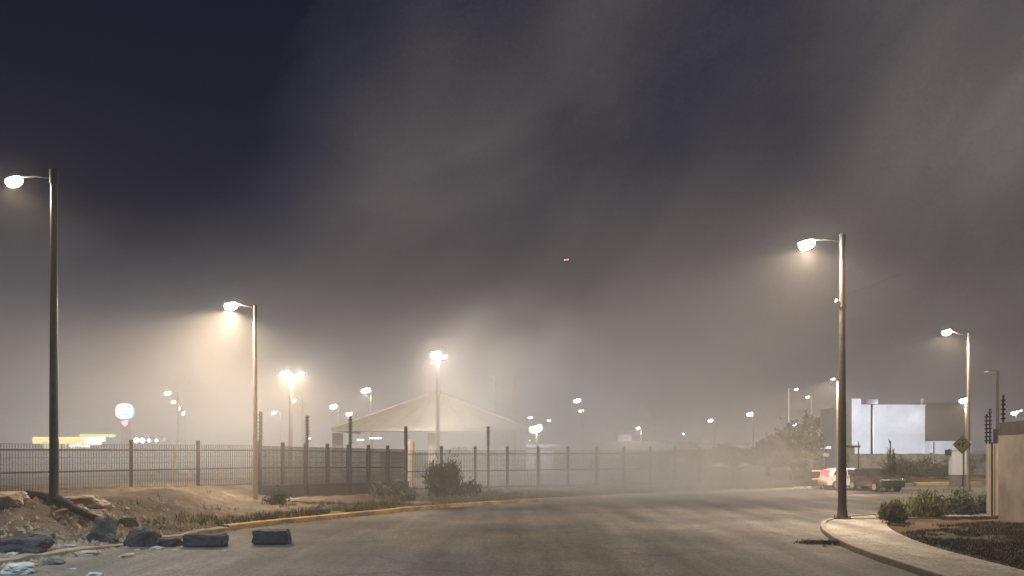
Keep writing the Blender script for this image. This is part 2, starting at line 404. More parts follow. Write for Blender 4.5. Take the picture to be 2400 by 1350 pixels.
GL = 'tall roadside street lamps'
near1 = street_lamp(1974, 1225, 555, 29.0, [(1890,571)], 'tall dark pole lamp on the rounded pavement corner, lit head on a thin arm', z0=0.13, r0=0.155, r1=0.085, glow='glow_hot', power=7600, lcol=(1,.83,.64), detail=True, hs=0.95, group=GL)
mb = MB(); mb.tube([(-0.17,0,0.02),(-0.04,0,0.0)], 0.015, 6); mb.tube([(-0.23,0,-0.06),(-0.2,0,0.05)], 0.05, 8)
o = mb.build('sensor', M['pave_col'], near1); o.location = (0,-0.02,gz(705,29.0)-0.13)
mb = MB(); mb.tube([(0,0,-0.04),(0,0,0.04)], 0.135, 12); o = mb.build('band', M['dark'], near1); o.location = (0,0,gz(718,29.0)-0.13)
pts = [at(a,b,29.0)-Vector(near1.location) for a,b in ((1978,690),(2010,683),(2040,674),(2070,659),(2090,651),(2112,646))]
mb = MB(); mb.tube(pts, 0.006, 5); mb.build('loose_cable', M['pave_col'], near1)

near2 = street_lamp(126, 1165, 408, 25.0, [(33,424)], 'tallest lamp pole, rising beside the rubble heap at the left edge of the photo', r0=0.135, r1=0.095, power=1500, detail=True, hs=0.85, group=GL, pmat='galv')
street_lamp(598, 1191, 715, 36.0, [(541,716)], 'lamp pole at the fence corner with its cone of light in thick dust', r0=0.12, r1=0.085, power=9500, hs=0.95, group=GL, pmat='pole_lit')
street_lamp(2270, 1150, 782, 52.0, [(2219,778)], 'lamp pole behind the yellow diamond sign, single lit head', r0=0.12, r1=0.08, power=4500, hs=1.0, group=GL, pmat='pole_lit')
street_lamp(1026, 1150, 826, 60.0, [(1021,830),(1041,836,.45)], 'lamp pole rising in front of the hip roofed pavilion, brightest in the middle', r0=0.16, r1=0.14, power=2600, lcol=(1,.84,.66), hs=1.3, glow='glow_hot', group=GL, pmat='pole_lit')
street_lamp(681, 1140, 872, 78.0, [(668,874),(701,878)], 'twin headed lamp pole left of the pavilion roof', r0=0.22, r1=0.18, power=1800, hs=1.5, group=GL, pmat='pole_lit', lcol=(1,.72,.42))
FAR = 'distant lit street lamps'
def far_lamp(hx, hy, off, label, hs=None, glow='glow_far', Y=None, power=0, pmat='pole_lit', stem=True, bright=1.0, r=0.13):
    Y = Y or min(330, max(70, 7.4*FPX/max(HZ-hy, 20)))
    hs = hs or Y/100*1.75*bright  # heads enlarged with distance, lamp bloom put into their size
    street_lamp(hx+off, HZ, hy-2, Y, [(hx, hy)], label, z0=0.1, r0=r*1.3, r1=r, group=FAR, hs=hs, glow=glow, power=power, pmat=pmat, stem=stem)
far_lamp(857,914,14,'distant lamp just left above the sloping roof edge of the pavilion', bright=1.15, power=900)
far_lamp(781,952,13,'distant lamp above the left tip of the pavilion roof', bright=.95)
far_lamp(818,970,5,'distant lamp behind the left eave tip, beside a tall fence post', bright=.75)
far_lamp(393,921,24,'distant lamp on the left, highest of a receding row of four', bright=.8)
far_lamp(406,942,18,'distant lamp, second from the top in the receding row of four', bright=.55)
far_lamp(420,957,14,'distant lamp, third from the top in the receding row of four', bright=.55)
far_lamp(430,968,12,'distant lamp, lowest of the receding row of four', bright=.6)
far_lamp(642,967,16,'distant lamp left of the twin headed pole, low down', bright=.55)
far_lamp(690,938,22,'distant lamp just right of the twin headed pole shaft', bright=.5)
far_lamp(725,1027,8,'tiny distant lamp just above the dark fence, left of the pavilion', bright=.35, Y=240)
far_lamp(1352,938,12,'distant lamp right of the pavilion, upper of a close pair', bright=.9)
far_lamp(1362,962,6,'distant lamp right of the pavilion, lower of a close pair', bright=.6)
far_lamp(1243,978,10,'distant lamp topping the cluster above the lavender kiosk', bright=.55)
far_lamp(1286,985,10,'distant lamp standing apart right of the cluster above the kiosk', bright=.45)
far_lamp(1233,1005,6,'distant lamp at the left of the cluster above the kiosk', bright=.38, Y=240)
far_lamp(1255,1003,5,'brightest distant lamp of the cluster above the kiosk', bright=1.7, Y=86, glow='glow_cool', power=1300)
far_lamp(1242,1032,5,'tiny distant lamp right above the kiosk roof', bright=.22, Y=300)
far_lamp(1495,1003,8,'distant lamp beside the pale flat roofed block', bright=.5, Y=184, power=5000)
far_lamp(1602,1017,5,'tiny distant lamp alone between the pale block and the long low wall', bright=.28, Y=290)
far_lamp(1665,985,10,'distant lamp above the long low pale wall', bright=.6)
far_lamp(1757,970,8,'distant lamp above the right end of the long low pale wall', bright=.75)
far_lamp(1862,995,4,'distant lamp over the pale leafy tree', bright=.55, Y=170)
far_lamp(1866,912,-19,'distant lamp with its faint head reaching right of the pole', bright=.5, glow='glow_dim')
far_lamp(1893,930,8,'distant dim lamp between the pale tree and the near dark pole', bright=.5, glow='glow_dim')
far_lamp(1952,888,14,'dim lamp head half hidden beside the near dark pole', bright=.55, glow='glow_dim', Y=48.5, power=4500)
far_lamp(2260,937,6,'distant warm lamp straight above the yellow diamond sign, upper', bright=1.25, power=2600, Y=68)
far_lamp(2254,988,4,'distant lamp straight above the yellow diamond sign, lower', bright=.55, Y=180)
far_lamp(2378,967,4,'distant bright lamp over the dark coping of the boundary wall', bright=.8, Y=140)
far_lamp(2392,962,10,'distant small lamp at the far right edge over the wall', bright=.45, Y=140, glow='glow_dim')
far_lamp(2312,870,26,'unlit distant lamp pole behind the boundary wall', bright=.5, glow='glow_off', Y=80)

# poles without lit heads
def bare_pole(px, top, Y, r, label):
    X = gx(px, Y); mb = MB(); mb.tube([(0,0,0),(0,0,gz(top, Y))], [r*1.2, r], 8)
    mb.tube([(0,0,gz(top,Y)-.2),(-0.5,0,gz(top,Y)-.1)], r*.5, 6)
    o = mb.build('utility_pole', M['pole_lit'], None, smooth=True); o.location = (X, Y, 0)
    tag(o, label, 'pole', 'unlit poles in the haze')
bare_pole(712, 938, 110, 0.25, 'pale unlit pole right of the twin headed lamp')
bare_pole(1160, 880, 72, 0.12, 'faint unlit pole behind the pavilion, left of two')
bare_pole(1206, 880, 72, 0.14, 'faint unlit pole behind the pavilion, right of two')

# ---------------------------------------------------------------- fences
def fence(name, A, B, n, zb, zt, rails, label, wall=None, posts_extra=(), wire_gap=0.11, wire_r=0.007, post_w=0.065, ext=0.0):
    A = Vector(A); B = Vector(B); d = B-A; ln = d.length; ang = math.atan2(d.y, d.x)
    e = empty(name, (A.x, A.y, 0), label, 'fence', rz=ang)
    zbf = lambda t: zb[0]+(zb[1]-zb[0])*t
    ztf = lambda t: zt[0]+(zt[1]-zt[0])*t
    for i in range(n+1):
        t = i/n; x = ln*t
        mb = MB(); mb.box(x-post_w, x+post_w, -post_w, post_w, zbf(t)-0.6, ztf(t)+0.08)
        mb.build('post', M['dark'], e)
    for i in range(n):
        x0 = ln*i/n+post_w; x1 = ln*(i+1)/n-post_w; mb = MB()
        k = int((x1-x0)/wire_gap)
        for j in range(1, k+1):
            x = x0+(x1-x0)*j/(k+1); t = x/ln
            mb.box(x-wire_r, x+wire_r, -wire_r, wire_r, zbf(t)+0.04, zbf(t)/16+ztf(t)*15/16)
        for q in (1,3,5,7,9,11,13,15):
            zq = q/16
            za = zbf(x0/ln)*(1-zq)+ztf(x0/ln)*zq; zc = zbf(x1/ln)*(1-zq)+ztf(x1/ln)*zq
            mb.tube([(x0,-wire_r*2,za),(x1,-wire_r*2,zc)], wire_r*.6, 4)
        mb.build('mesh_panel', M['wire'], e)
        for rr in rails:
            mb = MB()
            za = zbf(x0/ln)*(1-rr)+ztf(x0/ln)*rr; zc = zbf(x1/ln)*(1-rr)+ztf(x1/ln)*rr
            mb.tube([(x0,0.03,za),(x1,0.03,zc)], 0.028, 6); mb.build('rail', M['dark'], e)
    if wall:
        mb = MB(); mb.box(-0.1, ln+0.1, -0.1, 0.1, -0.3, 0.0); 
        mb.v[4] = Vector((-0.1,-0.1,wall[0])); mb.v[5] = Vector((ln+.1,-0.1,wall[1])); mb.v[6] = Vector((ln+.1,.1,wall[1])); mb.v[7] = Vector((-.1,.1,wall[0]))
        mb.build('base_wall', M['basewall'], e)
        mb = MB(); mb.box(-0.13, ln+0.13, -0.14, 0.14, 0, 0)
        for q, (xx, yy) in enumerate(((-.13,-.14),(ln+.13,-.14),(ln+.13,.14),(-.13,.14))):
            w = wall[0] if xx < 0 else wall[1]
            mb.v[q] = Vector((xx,yy,w+.004)); mb.v[q+4] = Vector((xx,yy,w+.06))
        mb.build('wall_cap', M['basewall'], e)
    for (x, zt2, w) in posts_extra:
        t = min(1, max(0, x/ln)); mb = MB(); mb.box(x-w, x+w, -w-0.12, w-0.12, zbf(t)-0.5, zt2)
        z = max(ztf(t)+0.15, zt2-1.4)
        while z < zt2-0.03:
            mb.tube([(x-w-.07,-0.12,z),(x+w+.07,-0.12,z+.02)], 0.035, 6); z += 0.17
        mb.build('electric_post', M['dark'], e)
    return e
PA = (gx(-60,31), 31.0); PB = (gx(607,38), 38.0); PC = (gx(952,44), 44.0); PD = (gx(1640,54), 54.0)
fence('metal_fence', PA, PB, 4, (0.74,0.92), (3.0,2.94), (0.05,0.42,0.83), 'dark steel mesh fence on the dirt bank at the left, low rails and square posts', wire_gap=0.10, wire_r=0.0085)
lnB = (Vector(PC)-Vector(PB)).length; lnC = (Vector(PD)-Vector(PC)).length
def tB(px):   # distance along B whose pixel is px
    for k in range(2001):
        t = k/2000; x = PB[0]+(PC[0]-PB[0])*t; y = PB[1]+(PC[1]-PB[1])*t
        if CX+x/y*FPX >= px: return t*lnB
    return lnB
def tC(px):
    for k in range(2001):
        t = k/2000; x = PC[0]+(PD[0]-PC[0])*t; y = PC[1]+(PD[1]-PC[1])*t
        if CX+x/y*FPX >= px: return t*lnC
    return lnC
fence('metal_fence', PB, PC, 7, (0.90,0.86), (2.92,2.74), (0.42,0.85), 'denser dark mesh fence on a low dark wall running back past the corner', wall=(0.89,0.84),
      posts_extra=[(0.02,4.42,.05),(tB(717),4.3,.045),(tB(818),4.35,.045),(tB(948),3.9,.06)], wire_gap=0.07, wire_r=0.015)
fence('metal_fence', PC, PD, 10, (0.35,0.3), (2.74,2.75), (0.05,0.45,0.85), 'hazy mesh fence continuing right behind the dark shrub', posts_extra=[(tC(1142),3.95,.05)], wire_gap=0.10, wire_r=0.008)

# ---------------------------------------------------------------- foliage
def leaf_mesh(name, blobs, n, size, m, parent=None, up=0.3, seed=1, shell=0.5, wf=.28):
    """many small leaves inside a set of ellipsoid clumps (x,y,z,rx,ry,rz)"""
    rnd = random.Random(seed); v = []; f = []
    vol = [b[3]*b[4]*b[5] for b in blobs]; tot = sum(vol)
    for b, w in zip(blobs, vol):
        for _ in range(max(8, int(n*w/tot))):
            th = rnd.uniform(0, 2*math.pi); cz = rnd.uniform(-1, 1); r = rnd.random()**(1/3)
            r = r*(1-shell)+shell*(0.65+0.35*rnd.random())*r**.3
            sx = math.sqrt(1-cz*cz); wob = 1+0.35*noise.noise(Vector((b[0]+sx*math.cos(th)*2, b[1]+sx*math.sin(th)*2, b[2]+cz*2)))
            p = Vector((b[0]+sx*math.cos(th)*r*b[3]*wob, b[1]+sx*math.sin(th)*r*b[4]*wob, b[2]+cz*r*b[5]*wob))
            if rnd.random() < 0.4: p += Vector((rnd.gauss(0,.3)*b[3], rnd.gauss(0,.3)*b[4], abs(rnd.gauss(0,.35))*b[5]))
            s = size*rnd.uniform(.5,1.5)
            d = Vector((rnd.gauss(0,1), rnd.gauss(0,1), rnd.gauss(0,1)+up*3)).normalized()
            u = d.orthogonal().normalized(); u.rotate(Matrix.Rotation(rnd.uniform(0,6.28),3,d))
            b0 = len(v); v += [p-u*s*wf, p+d*s*.9, p+u*s*wf, p-d*s*.35]; f.append((b0,b0+1,b0+2,b0+3))
    return link_mesh(name, v, f, m, parent)

def shrub(px, py, Y, w, h, label, m='leaf', n=1500, size=0.07, seed=1, up=0.4, group='roadside shrubs', lumps=6, z=None, cat='shrub', lean=0):
    X = gx(px, Y); zb = (gh(X, Y) if z is None else z)-0.02
    e = empty('shrub', (X, Y, zb), label, cat, group)
    rnd = random.Random(seed*13+1); bl = []
    for k in range(lumps):
        bx = rnd.uniform(-.5,.5)*w*.85; hh = h*rnd.uniform(.4,1.05)
        bl.append((bx+lean*hh*.5, rnd.uniform(-.25,.25)*w*.6, hh*.52, w*rnd.uniform(.16,.28), w*rnd.uniform(.15,.25), hh*.48))
    leaf_mesh('foliage', bl, n, size*(1.9 if up > .6 else 1), M[m], e, up, seed, .35, .13 if up > .6 else .28)
    mb = MB()
    for b in bl:
        for q in range(3):
            mb.tube([(b[0]*.3,b[1]*.3,0),(b[0]*.8+rnd.uniform(-.05,.05),b[1]*.8,b[2]*.8),(b[0]+rnd.uniform(-.5,.5)*b[3],b[1],b[2]+b[5]*rnd.uniform(.5,1.05))], [.018,.012,.004], 5)
    mb.build('branches', M['bark'], e)
    return e
shrub(1062,1190,40.0, 2.3, 1.75, 'dark spiky shrub before the hazy fence, in the middle of the photo', 'leaf_dark', 3800, .10, 3, .7, lumps=9)
shrub(915,1185,39.0, 1.8, 0.9, 'low dusty shrub at the foot of the low dark wall', 'leaf_grey', 1400, .08, 5)
shrub(975,1190,38.5, 1.6, 0.65, 'small dusty bush left of the dark spiky shrub', 'leaf_grey', 1100, .07, 6)
shrub(635,1190,34.6, 1.3, 0.6, 'small dark bush beside the lamp pole at the fence corner', 'leaf_dark', 900, .07, 7)
shrub(1170,1180,41.5, 2.0, 0.5, 'low olive bush right of the dark spiky shrub', 'leaf_grey', 900, .07, 8)
shrub(2096,1238,27.3, .95, 0.80, 'olive spiky bush at the pavement edge, nearest the lamp pole', 'leaf', 3200, .07, 11, .8, group='shrubs in the corner bed')
shrub(2140,1210,30.0, 1.9, 1.0, 'olive brown bush behind the nearest one', 'leaf', 3600, .08, 12, .7, group='shrubs in the corner bed', lumps=8)
shrub(2222,1205,31.0, 2.1, 1.12, 'dark green bush in front of the yellow sign post', 'leaf_dark', 4200, .08, 13, .5, group='shrubs in the corner bed', lumps=9)
shrub(2290,1200,31.5, 1.3, .95, 'dark bush squeezed against the boundary wall', 'leaf_dark', 2200, .08, 14, .5, group='shrubs in the corner bed')
for k, (px, Y, w, h, lab) in enumerate(((2118,70,3.6,1.6,'grey green bush before the stone wall, leftmost of three'),(2160,68,3.4,1.5,'grey green bush before the stone wall, middle of three'),(2208,66,3.8,2.0,'grey green bush before the stone wall, rightmost and tallest'))):
    shrub(px,1120,Y,w,h,lab,'leaf_grey',1800,.16,20+k,.3,group='bushes before the stone wall')
shrub(2076,1120,51.2, .65, 2.5, 'slim dark leaning bush right of the white car', 'leaf_dark', 900, .13, 32, .9, group='roadside shrubs', lumps=4, lean=.25, z=0.0)

def tree(px, base_y, Y, H, W, label, m='leaf_grey', n=5000, size=.22, seed=1, trunk=.16, cb=.22, group='hazy trees across the road'):
    X = gx(px, Y); zb = gh(X, Y)-.05
    e = empty('tree', (X, Y, zb), label, 'tree', group); rnd = random.Random(seed)
    mb = MB(); th = H*cb; mb.tube([(0,0,0),(.08*H*rnd.uniform(-.5,.5),0,th*.6),(0,0,th),(0.03*H,0,H*.75)], [trunk*1.3,trunk,trunk*.8,trunk*.25], 8)
    bl = []
    for k in range(12):
        a = k*2.4+rnd.uniform(-.4,.4); rr = W*.5*rnd.uniform(.25,.85); zz = H*(cb+(1-cb)*rnd.uniform(.15,.85))
        p = (math.cos(a)*rr, math.sin(a)*rr, zz)
        mb.tube([(0,0,th*rnd.uniform(.75,1.1)),(p[0]*.5,p[1]*.5,(th+zz)*.5),p], [trunk*.45,trunk*.25,trunk*.08], 6)
        bl.append((*p, W*rnd.uniform(.13,.22), W*rnd.uniform(.13,.22), H*rnd.uniform(.09,.15)))
    mb.build('trunk', M['bark'], e, smooth=True)
    leaf_mesh('crown', bl, n, size, M[m], e, .1, seed)
    return e
tree(1858,1120,62,4.2,4.0,'pale leafed tree nearest left of the white car','leaf_pale',4200,.2,41,.12)
tree(1885,1120,66,5.6,3.0,'slender darker tree just left of the white car','leaf_grey',2600,.2,42,.14)
tree(1800,1120,72,3.4,5.0,'wide pale tree at the left of the pale leafed one','leaf_grey',4200,.22,43)
tree(1725,1120,76,2.9,5.5,'low round tree under the long low pale wall, left side','leaf_grey',4200,.22,44)
tree(1640,1120,74,2.5,6.0,'low spreading tree in the thick haze, right of centre','leaf_grey',4200,.22,45,cb=.2)
tree(1555,1120,80,2.5,6.0,'hazy low tree left of the spreading one','leaf_grey',3600,.24,46,cb=.2)
tree(1455,1120,84,2.4,6.5,'faint low tree beneath the pale flat roofed block','leaf_grey',3600,.24,47,cb=.2)
tree(1370,1120,88,2.2,6.0,'faint low tree right of the lavender kiosk','leaf_grey',3000,.24,48,cb=.2)
tree(1105,1120,68,2.8,6.0,'low tree under the pavilion eave on its right side','leaf_grey',2600,.2,49,cb=.2,trunk=.1)

# grass on the verges
def grass(name, samples, m, label, hmin, hmax, seed):
    rnd = random.Random(seed); v = []; f = []
    for (x, y, k) in samples:
        z = gh2(x, y)
        for q in range(k):
            a = rnd.uniform(0, 6.28); h = rnd.uniform(hmin, hmax); ox, oy = rnd.gauss(0,.06), rnd.gauss(0,.06)
            lx, ly = math.cos(a)*h*.45, math.sin(a)*h*.45; w = .008+h*.03
            b = len(v); v += [(x+ox-w*math.sin(a),y+oy+w*math.cos(a),z-.02),(x+ox+w*math.sin(a),y+oy-w*math.cos(a),z-.02),(x+ox+lx,y+oy+ly,z+h)]
            f.append((b,b+1,b+2))
    o = link_mesh(name, v, f, m); tag(o, label, 'grass', kind='stuff'); return o
_cache = {}
def gh2(x, y):
    i = np.searchsorted(xs, x)-1; j = np.searchsorted(ys, y)-1
    if not (0 <= i < nx-1 and 0 <= j < ny-1): return 0
    tx = (x-xs[i])/(xs[i+1]-xs[i]); ty = (y-ys[j])/(ys[j+1]-ys[j])
    return (GZ[j,i]*(1-tx)+GZ[j,i+1]*tx)*(1-ty)+(GZ[j+1,i]*(1-tx)+GZ[j+1,i+1]*tx)*ty
rnd = random.Random(5); smp = []
P = dense(Ls, .1)
while len(smp) < 5200:
    p = rnd.choice(P)
    if not (25 < p.y < 60): continue
    d = abs(rnd.gauss(0.9, 1.8))+.42
    k = P.index(p); t = (P[min(k+3,len(P)-1)]-P[max(k-3,0)]).normalized()
    q = p+Vector((-t.y,t.x))*d
    if q.x < -13.5 or fbm(q.x,q.y,.6,2) < (-.12 if q.x > -9.5 else .22): continue
    smp.append((q.x,q.y,rnd.randint(3,7)))
grass('verge_grass', smp, M['grass'], 'dry grass growing on the verge behind the yellow kerb', .06, .30, 2)
smp = []; RX = [p.x for p in Rs if p.y < 30.5]; RY = [p.y for p in Rs if p.y < 30.5]
while len(smp) < 15000:
    x = rnd.uniform(10.3, 19); y = rnd.uniform(14, 31)
    if fbm(x,y,.45,6) < (-.35 if y < 24.5 else .18): continue
    if y < 26:
        if x-float(np.interp(y, RY, RX)) < 2.15: continue
    elif -float(sdist(Rs, np.array([x]), np.array([y]))[0]) < 2.1: continue
    smp.append((x,y,rnd.randint(3,7)))
grass('corner_grass', smp, mat('dark_grass', (0.085,0.072,0.042), (0.03,0.029,0.019), 1.5), 'dark short grass in the corner bed beside the pavement', .015, .085, 3)

# ---------------------------------------------------------------- rubble on the left
def rock(name, px, py, Y, sx, sy, sz, m, label, seed, rot=0, cat='rock', group='rubble pieces on the dirt heap', tilt=0, sharp=.35, z=None):
    bm = bmesh.new(); bmesh.ops.create_icosphere(bm, subdivisions=4, radius=1)
    for v in bm.verts:
        n = v.co.normalized()
        q = Vector([max(-0.78, min(0.78, c)) for c in n])*1.15
        k = 1+sharp*noise.noise(n*1.3+Vector((seed,0,0)))+sharp*.35*noise.noise(n*4+Vector((0,seed,0)))
        v.co = Vector((q.x*sx, q.y*sy, q.z*sz))*k
    me = bpy.data.meshes.new(name); bm.to_mesh(me); bm.free(); me.materials.append(M[m])
    o = bpy.data.objects.new(name, me); COL.objects.link(o)
    X = gx(px, Y); zz = gh(X, Y) if z is None else z
    o.location = (X, Y, zz+sz*.45); o.rotation_euler = (0, tilt, rot); tag(o, label, cat, group); return o
rock('rock', 48, 1270, 19.6, .60, .45, .28, 'rock_dark', 'big dark boulder at the left edge near the pavement', 1, .1)
rock('rock', 242, 1210, 22.5, .32, .3, .48, 'rock_grey', 'upright pointed grey boulder in the middle of the heap', 2, .4, tilt=.15)
rock('rock', 244, 1238, 22.0, .45, .22, .17, 'rock_dark', 'flat dark slab leaning against the pointed boulder', 3, -.2, tilt=.3)
rock('rock', 335, 1240, 21.9, .42, .35, .36, 'rock_dark', 'bluish dark boulder with a peaked top', 4, .2)
rock('rock', 392, 1250, 21.8, .33, .25, .19, 'rock_dark', 'low dark boulder right against the peaked one', 5, .1)
rock('rock', 185, 1168, 26.0, .75, .5, .26, 'rock_pale', 'broad pale slab topping the heap beside the tall lamp pole', 6, .2, tilt=-.12)
rock('rock', 12, 0, 24.0, .6, .45, .24, 'rock_pale', 'large tan boulder at the left edge, level with the foot of the tall lamp pole', 81, .3)
rock('rock', 205, 0, 24.6, .5, .4, .2, 'rock_pale', 'large tan boulder just behind the lower end of the fallen log', 82, .7)
rock('rock', 165, 1188, 24.5, .5, .3, .15, 'rock_pale', 'smaller pale slab below the broad one', 7, .3, tilt=-.25)
rock('rock', 45, 1345, 17.0, .30, .25, .13, 'stone_white', 'bright white broken stone at the bottom left corner', 8, .3, z=.02)
rock('rock', 222, 1352, 16.6, .17, .14, .05, 'stone_white', 'small white flake on the road edge, cut by the photo bottom', 9, .1, z=0)
def block(px, py, Y, w, d, h, label, seed, rot):
    bm = bmesh.new(); bmesh.ops.create_cube(bm, size=1)
    for v in bm.verts: v.co = Vector((v.co.x*w, v.co.y*d, v.co.z*h))
    bmesh.ops.bevel(bm, geom=bm.edges[:], offset=.04, segments=2, affect='EDGES')
    bmesh.ops.subdivide_edges(bm, edges=bm.edges[:], cuts=5, use_grid_fill=True)
    for v in bm.verts: v.co += Vector([.05*noise.noise(v.co*4+Vector((seed+k*3,0,0)))+.03*noise.noise(v.co*11+Vector((seed,k*5,0))) for k in range(3)])
    me = bpy.data.meshes.new('concrete_block'); bm.to_mesh(me); bm.free(); me.materials.append(M['block'])
    o = bpy.data.objects.new('concrete_block', me); COL.objects.link(o)
    X = gx(px, Y); o.location = (X, Y, h/2-.01); o.rotation_euler.z = rot; tag(o, label, 'concrete block', 'blocks at the road edge')
block(482, 1283, 21.7, 1.12, .45, .34, 'long dark concrete block on the road edge, nearer the rubble heap', 1, -.06)
block(637, 1277, 22.3, .95, .5, .40, 'dark concrete block on the road edge, farther from the heap', 5, .03)
rock('rock', 749, 1206, 31.6, .42, .25, .13, 'rock_dark', 'low dark stone lying just behind the yellow kerb', 12, .1, group='stray stones', sharp=.2)
# slanting timber
pa = at(62,1163,26.3); pb = at(140,1192,24.8); pc = at(222,1214,23.4)
pa.z = max(pa.z, gh(pa.x,pa.y)+.12); pb.z = max(pb.z, gh(pb.x,pb.y)+.1); pc.z = max(pc.z, gh(pc.x,pc.y)+.08)
mb = MB(); mb.tube([pa, pa.lerp(pb,.5)+Vector((0,0,.02)), pb, pb.lerp(pc,.5)+Vector((0,0,-.03)), pc], [.17,.16,.13,.11,.10], 9)
o = mb.build('log', M['wood'], None); tag(o, 'long blackened log slanting down across the dirt heap', 'log')
for (px,Y,a,b,c,m_,lab,rt) in ((95,21.5,.34,.25,.16,'rock_grey','grey broken lump above the big dark boulder',.3),(300,24.5,.3,.22,.2,'rock_grey','grey lump high on the heap behind the peaked boulder',.8),(20,23.5,.4,.3,.2,'rock_pale','pale lump at the left edge above the log end',.2),(205,19.9,.3,.2,.12,'rock_pale','flat pale stone between the big dark boulder and the kerb',.6),(128,18.4,.25,.2,.12,'rock_grey','small grey lump on the near road margin',.1),(455,23.5,.22,.18,.12,'rock_grey','small grey lump behind the long block',.5),(300,19.6,.22,.16,.09,'rock_pale','flat pale stone on the road margin below the peaked boulder',1.1),(225,25.0,.35,.22,.15,'rock_pale','tan lump to the right of the broad pale slab',.9)):
    rock('rock', px, 0, Y, a, b, c, m_, lab, px*.37, rt)
# small white stones
for k, (px, Y, s, lab) in enumerate(((165,20.6,.10,'small pale stone below the pointed boulder'),(160,19.3,.07,'small pale chip near the big dark boulder'),(320,21.0,.09,'white chip below the peaked boulder'),(368,21.2,.13,'larger white chip below the low dark boulder'),(525,20.9,.07,'white chip at the right foot of the long block'),(442,22.2,.09,'white chip on the left top side of the long block'),(28,19.0,.11,'pale chip under the big dark boulder'),(410,21.0,.08,'white chip left of the long block'),(170,17.6,.09,'pale chip on the road margin near the bottom left'))):
    rock('stone', px, 0, Y, s*1.3, s, s*.6, 'stone_white', lab, 30+k, k, cat='stone', group='white stone chips')
# gravel = stuff
rnd = random.Random(9); v = []; f = []
for _ in range(6500):
    y = rnd.uniform(15.5, 31); kx = np.interp(y, [p.y for p in Ls[:60]], [p.x for p in Ls[:60]])
    x = kx-abs(rnd.gauss(0,2.6))+.35
    if x < -20: continue
    z = gh2(x,y) if x < kx-.3 else .0
    s = rnd.choice((.012,.02,.03,.045,.06,.09 if y<28 and x<kx-.6 else .02))*rnd.uniform(.7,1.3); b = len(v)
    pts = [Vector((rnd.gauss(0,1),rnd.gauss(0,1),rnd.gauss(0,1))).normalized() for _ in range(4)]
    pts = [Vector((s,0,-s*.3)),Vector((-s*.6,s*.8,-s*.3)),Vector((-s*.5,-s*.9,-s*.3)),Vector((rnd.uniform(-.3,.3)*s,0,s*.8))]
    a = rnd.uniform(0,6.28); Rm = Matrix.Rotation(a,3,'Z')
    v += [Rm@p+Vector((x,y,z+s*.25)) for p in pts]; f += [(b,b+2,b+1),(b,b+1,b+3),(b+1,b+2,b+3),(b+2,b,b+3)]
tag(link_mesh('gravel', v, f, M['rock_pale']), 'loose pale gravel strewn over the dirt heap and road margin', 'gravel', kind='stuff')

# ---------------------------------------------------------------- corner wall on the right
e = empty('boundary_wall', (15.9, 26.4, 0), 'stucco boundary wall with dark coping and electric posts at the right edge', 'wall')
W0 = Vector((gx(2340,26.6), 26.6)); W1 = Vector((gx(2460,22.5), 22.5))
def wallseg(A, B, th, z0, z1, name, m, par, z1b=None):
    A = Vector(A); B = Vector(B); d = (B-A).normalized(); nrm = Vector((-d.y, d.x))*th
    if z1b is None: z1b = z1
    o = Vector(par.location)
    v = [Vector((q.x, q.y, z))-o for (q, z) in ((A,z0),(B,z0),(B+nrm,z0),(A+nrm,z0),(A,z1),(B,z1b),(B+nrm,z1b),(A+nrm,z1))]
    return link_mesh(name, v, [(0,3,2,1),(4,5,6,7),(0,1,5,4),(1,2,6,5),(2,3,7,6),(3,0,4,7)], m, par)
wallseg(W0, W1, .22, -.1, 3.08, 'wall_panel', M['stucco'], e)
wallseg((W0.x+.02,W0.y-.03), W1, .30, 3.085, 3.5, 'coping', M['coping'], e)
# far return, a slightly lower pier behind
V0 = Vector((gx(2312,30.8), 30.8)); V1 = Vector((gx(2350,29.6), 29.6))
wallseg(V0, V1, .5, -.1, 2.84, 'pier', M['stucco_pale'], e)
wallseg((gx(2328,30.6),30.6), (V1.x+.1,V1.y-.03), .5, 2.845, 3.4, 'pier_coping', M['coping'], e)
for (px, Y, zb, zt) in ((2320,30.4,2.84,4.1),(2312,30.5,2.84,3.9),(2351,26.1,3.5,4.32)):
    x = gx(px,Y); mb = MB(); mb.tube([(0,0,zb),(0,0,zt)], .03, 8); z = zb+.12
    while z < zt: mb.tube([(-.06,0,z),(.06,0,z+.01)], .035, 6); z += .15
    mb.tube([(0,0,zt),(.02,0,zt+.06)], .045, 6)
    o = mb.build('electric_post', M['black'], e); o.location = Vector((x,Y,0))-Vector(e.location)
mb = MB(); x = gx(2323,30.2); mb.tube([(0,0,gh(x,30)),(0,0,2.9)], .035, 8)
o = mb.build('conduit', M['black'], e); o.location = Vector((x,30.15,0))-Vector(e.location)

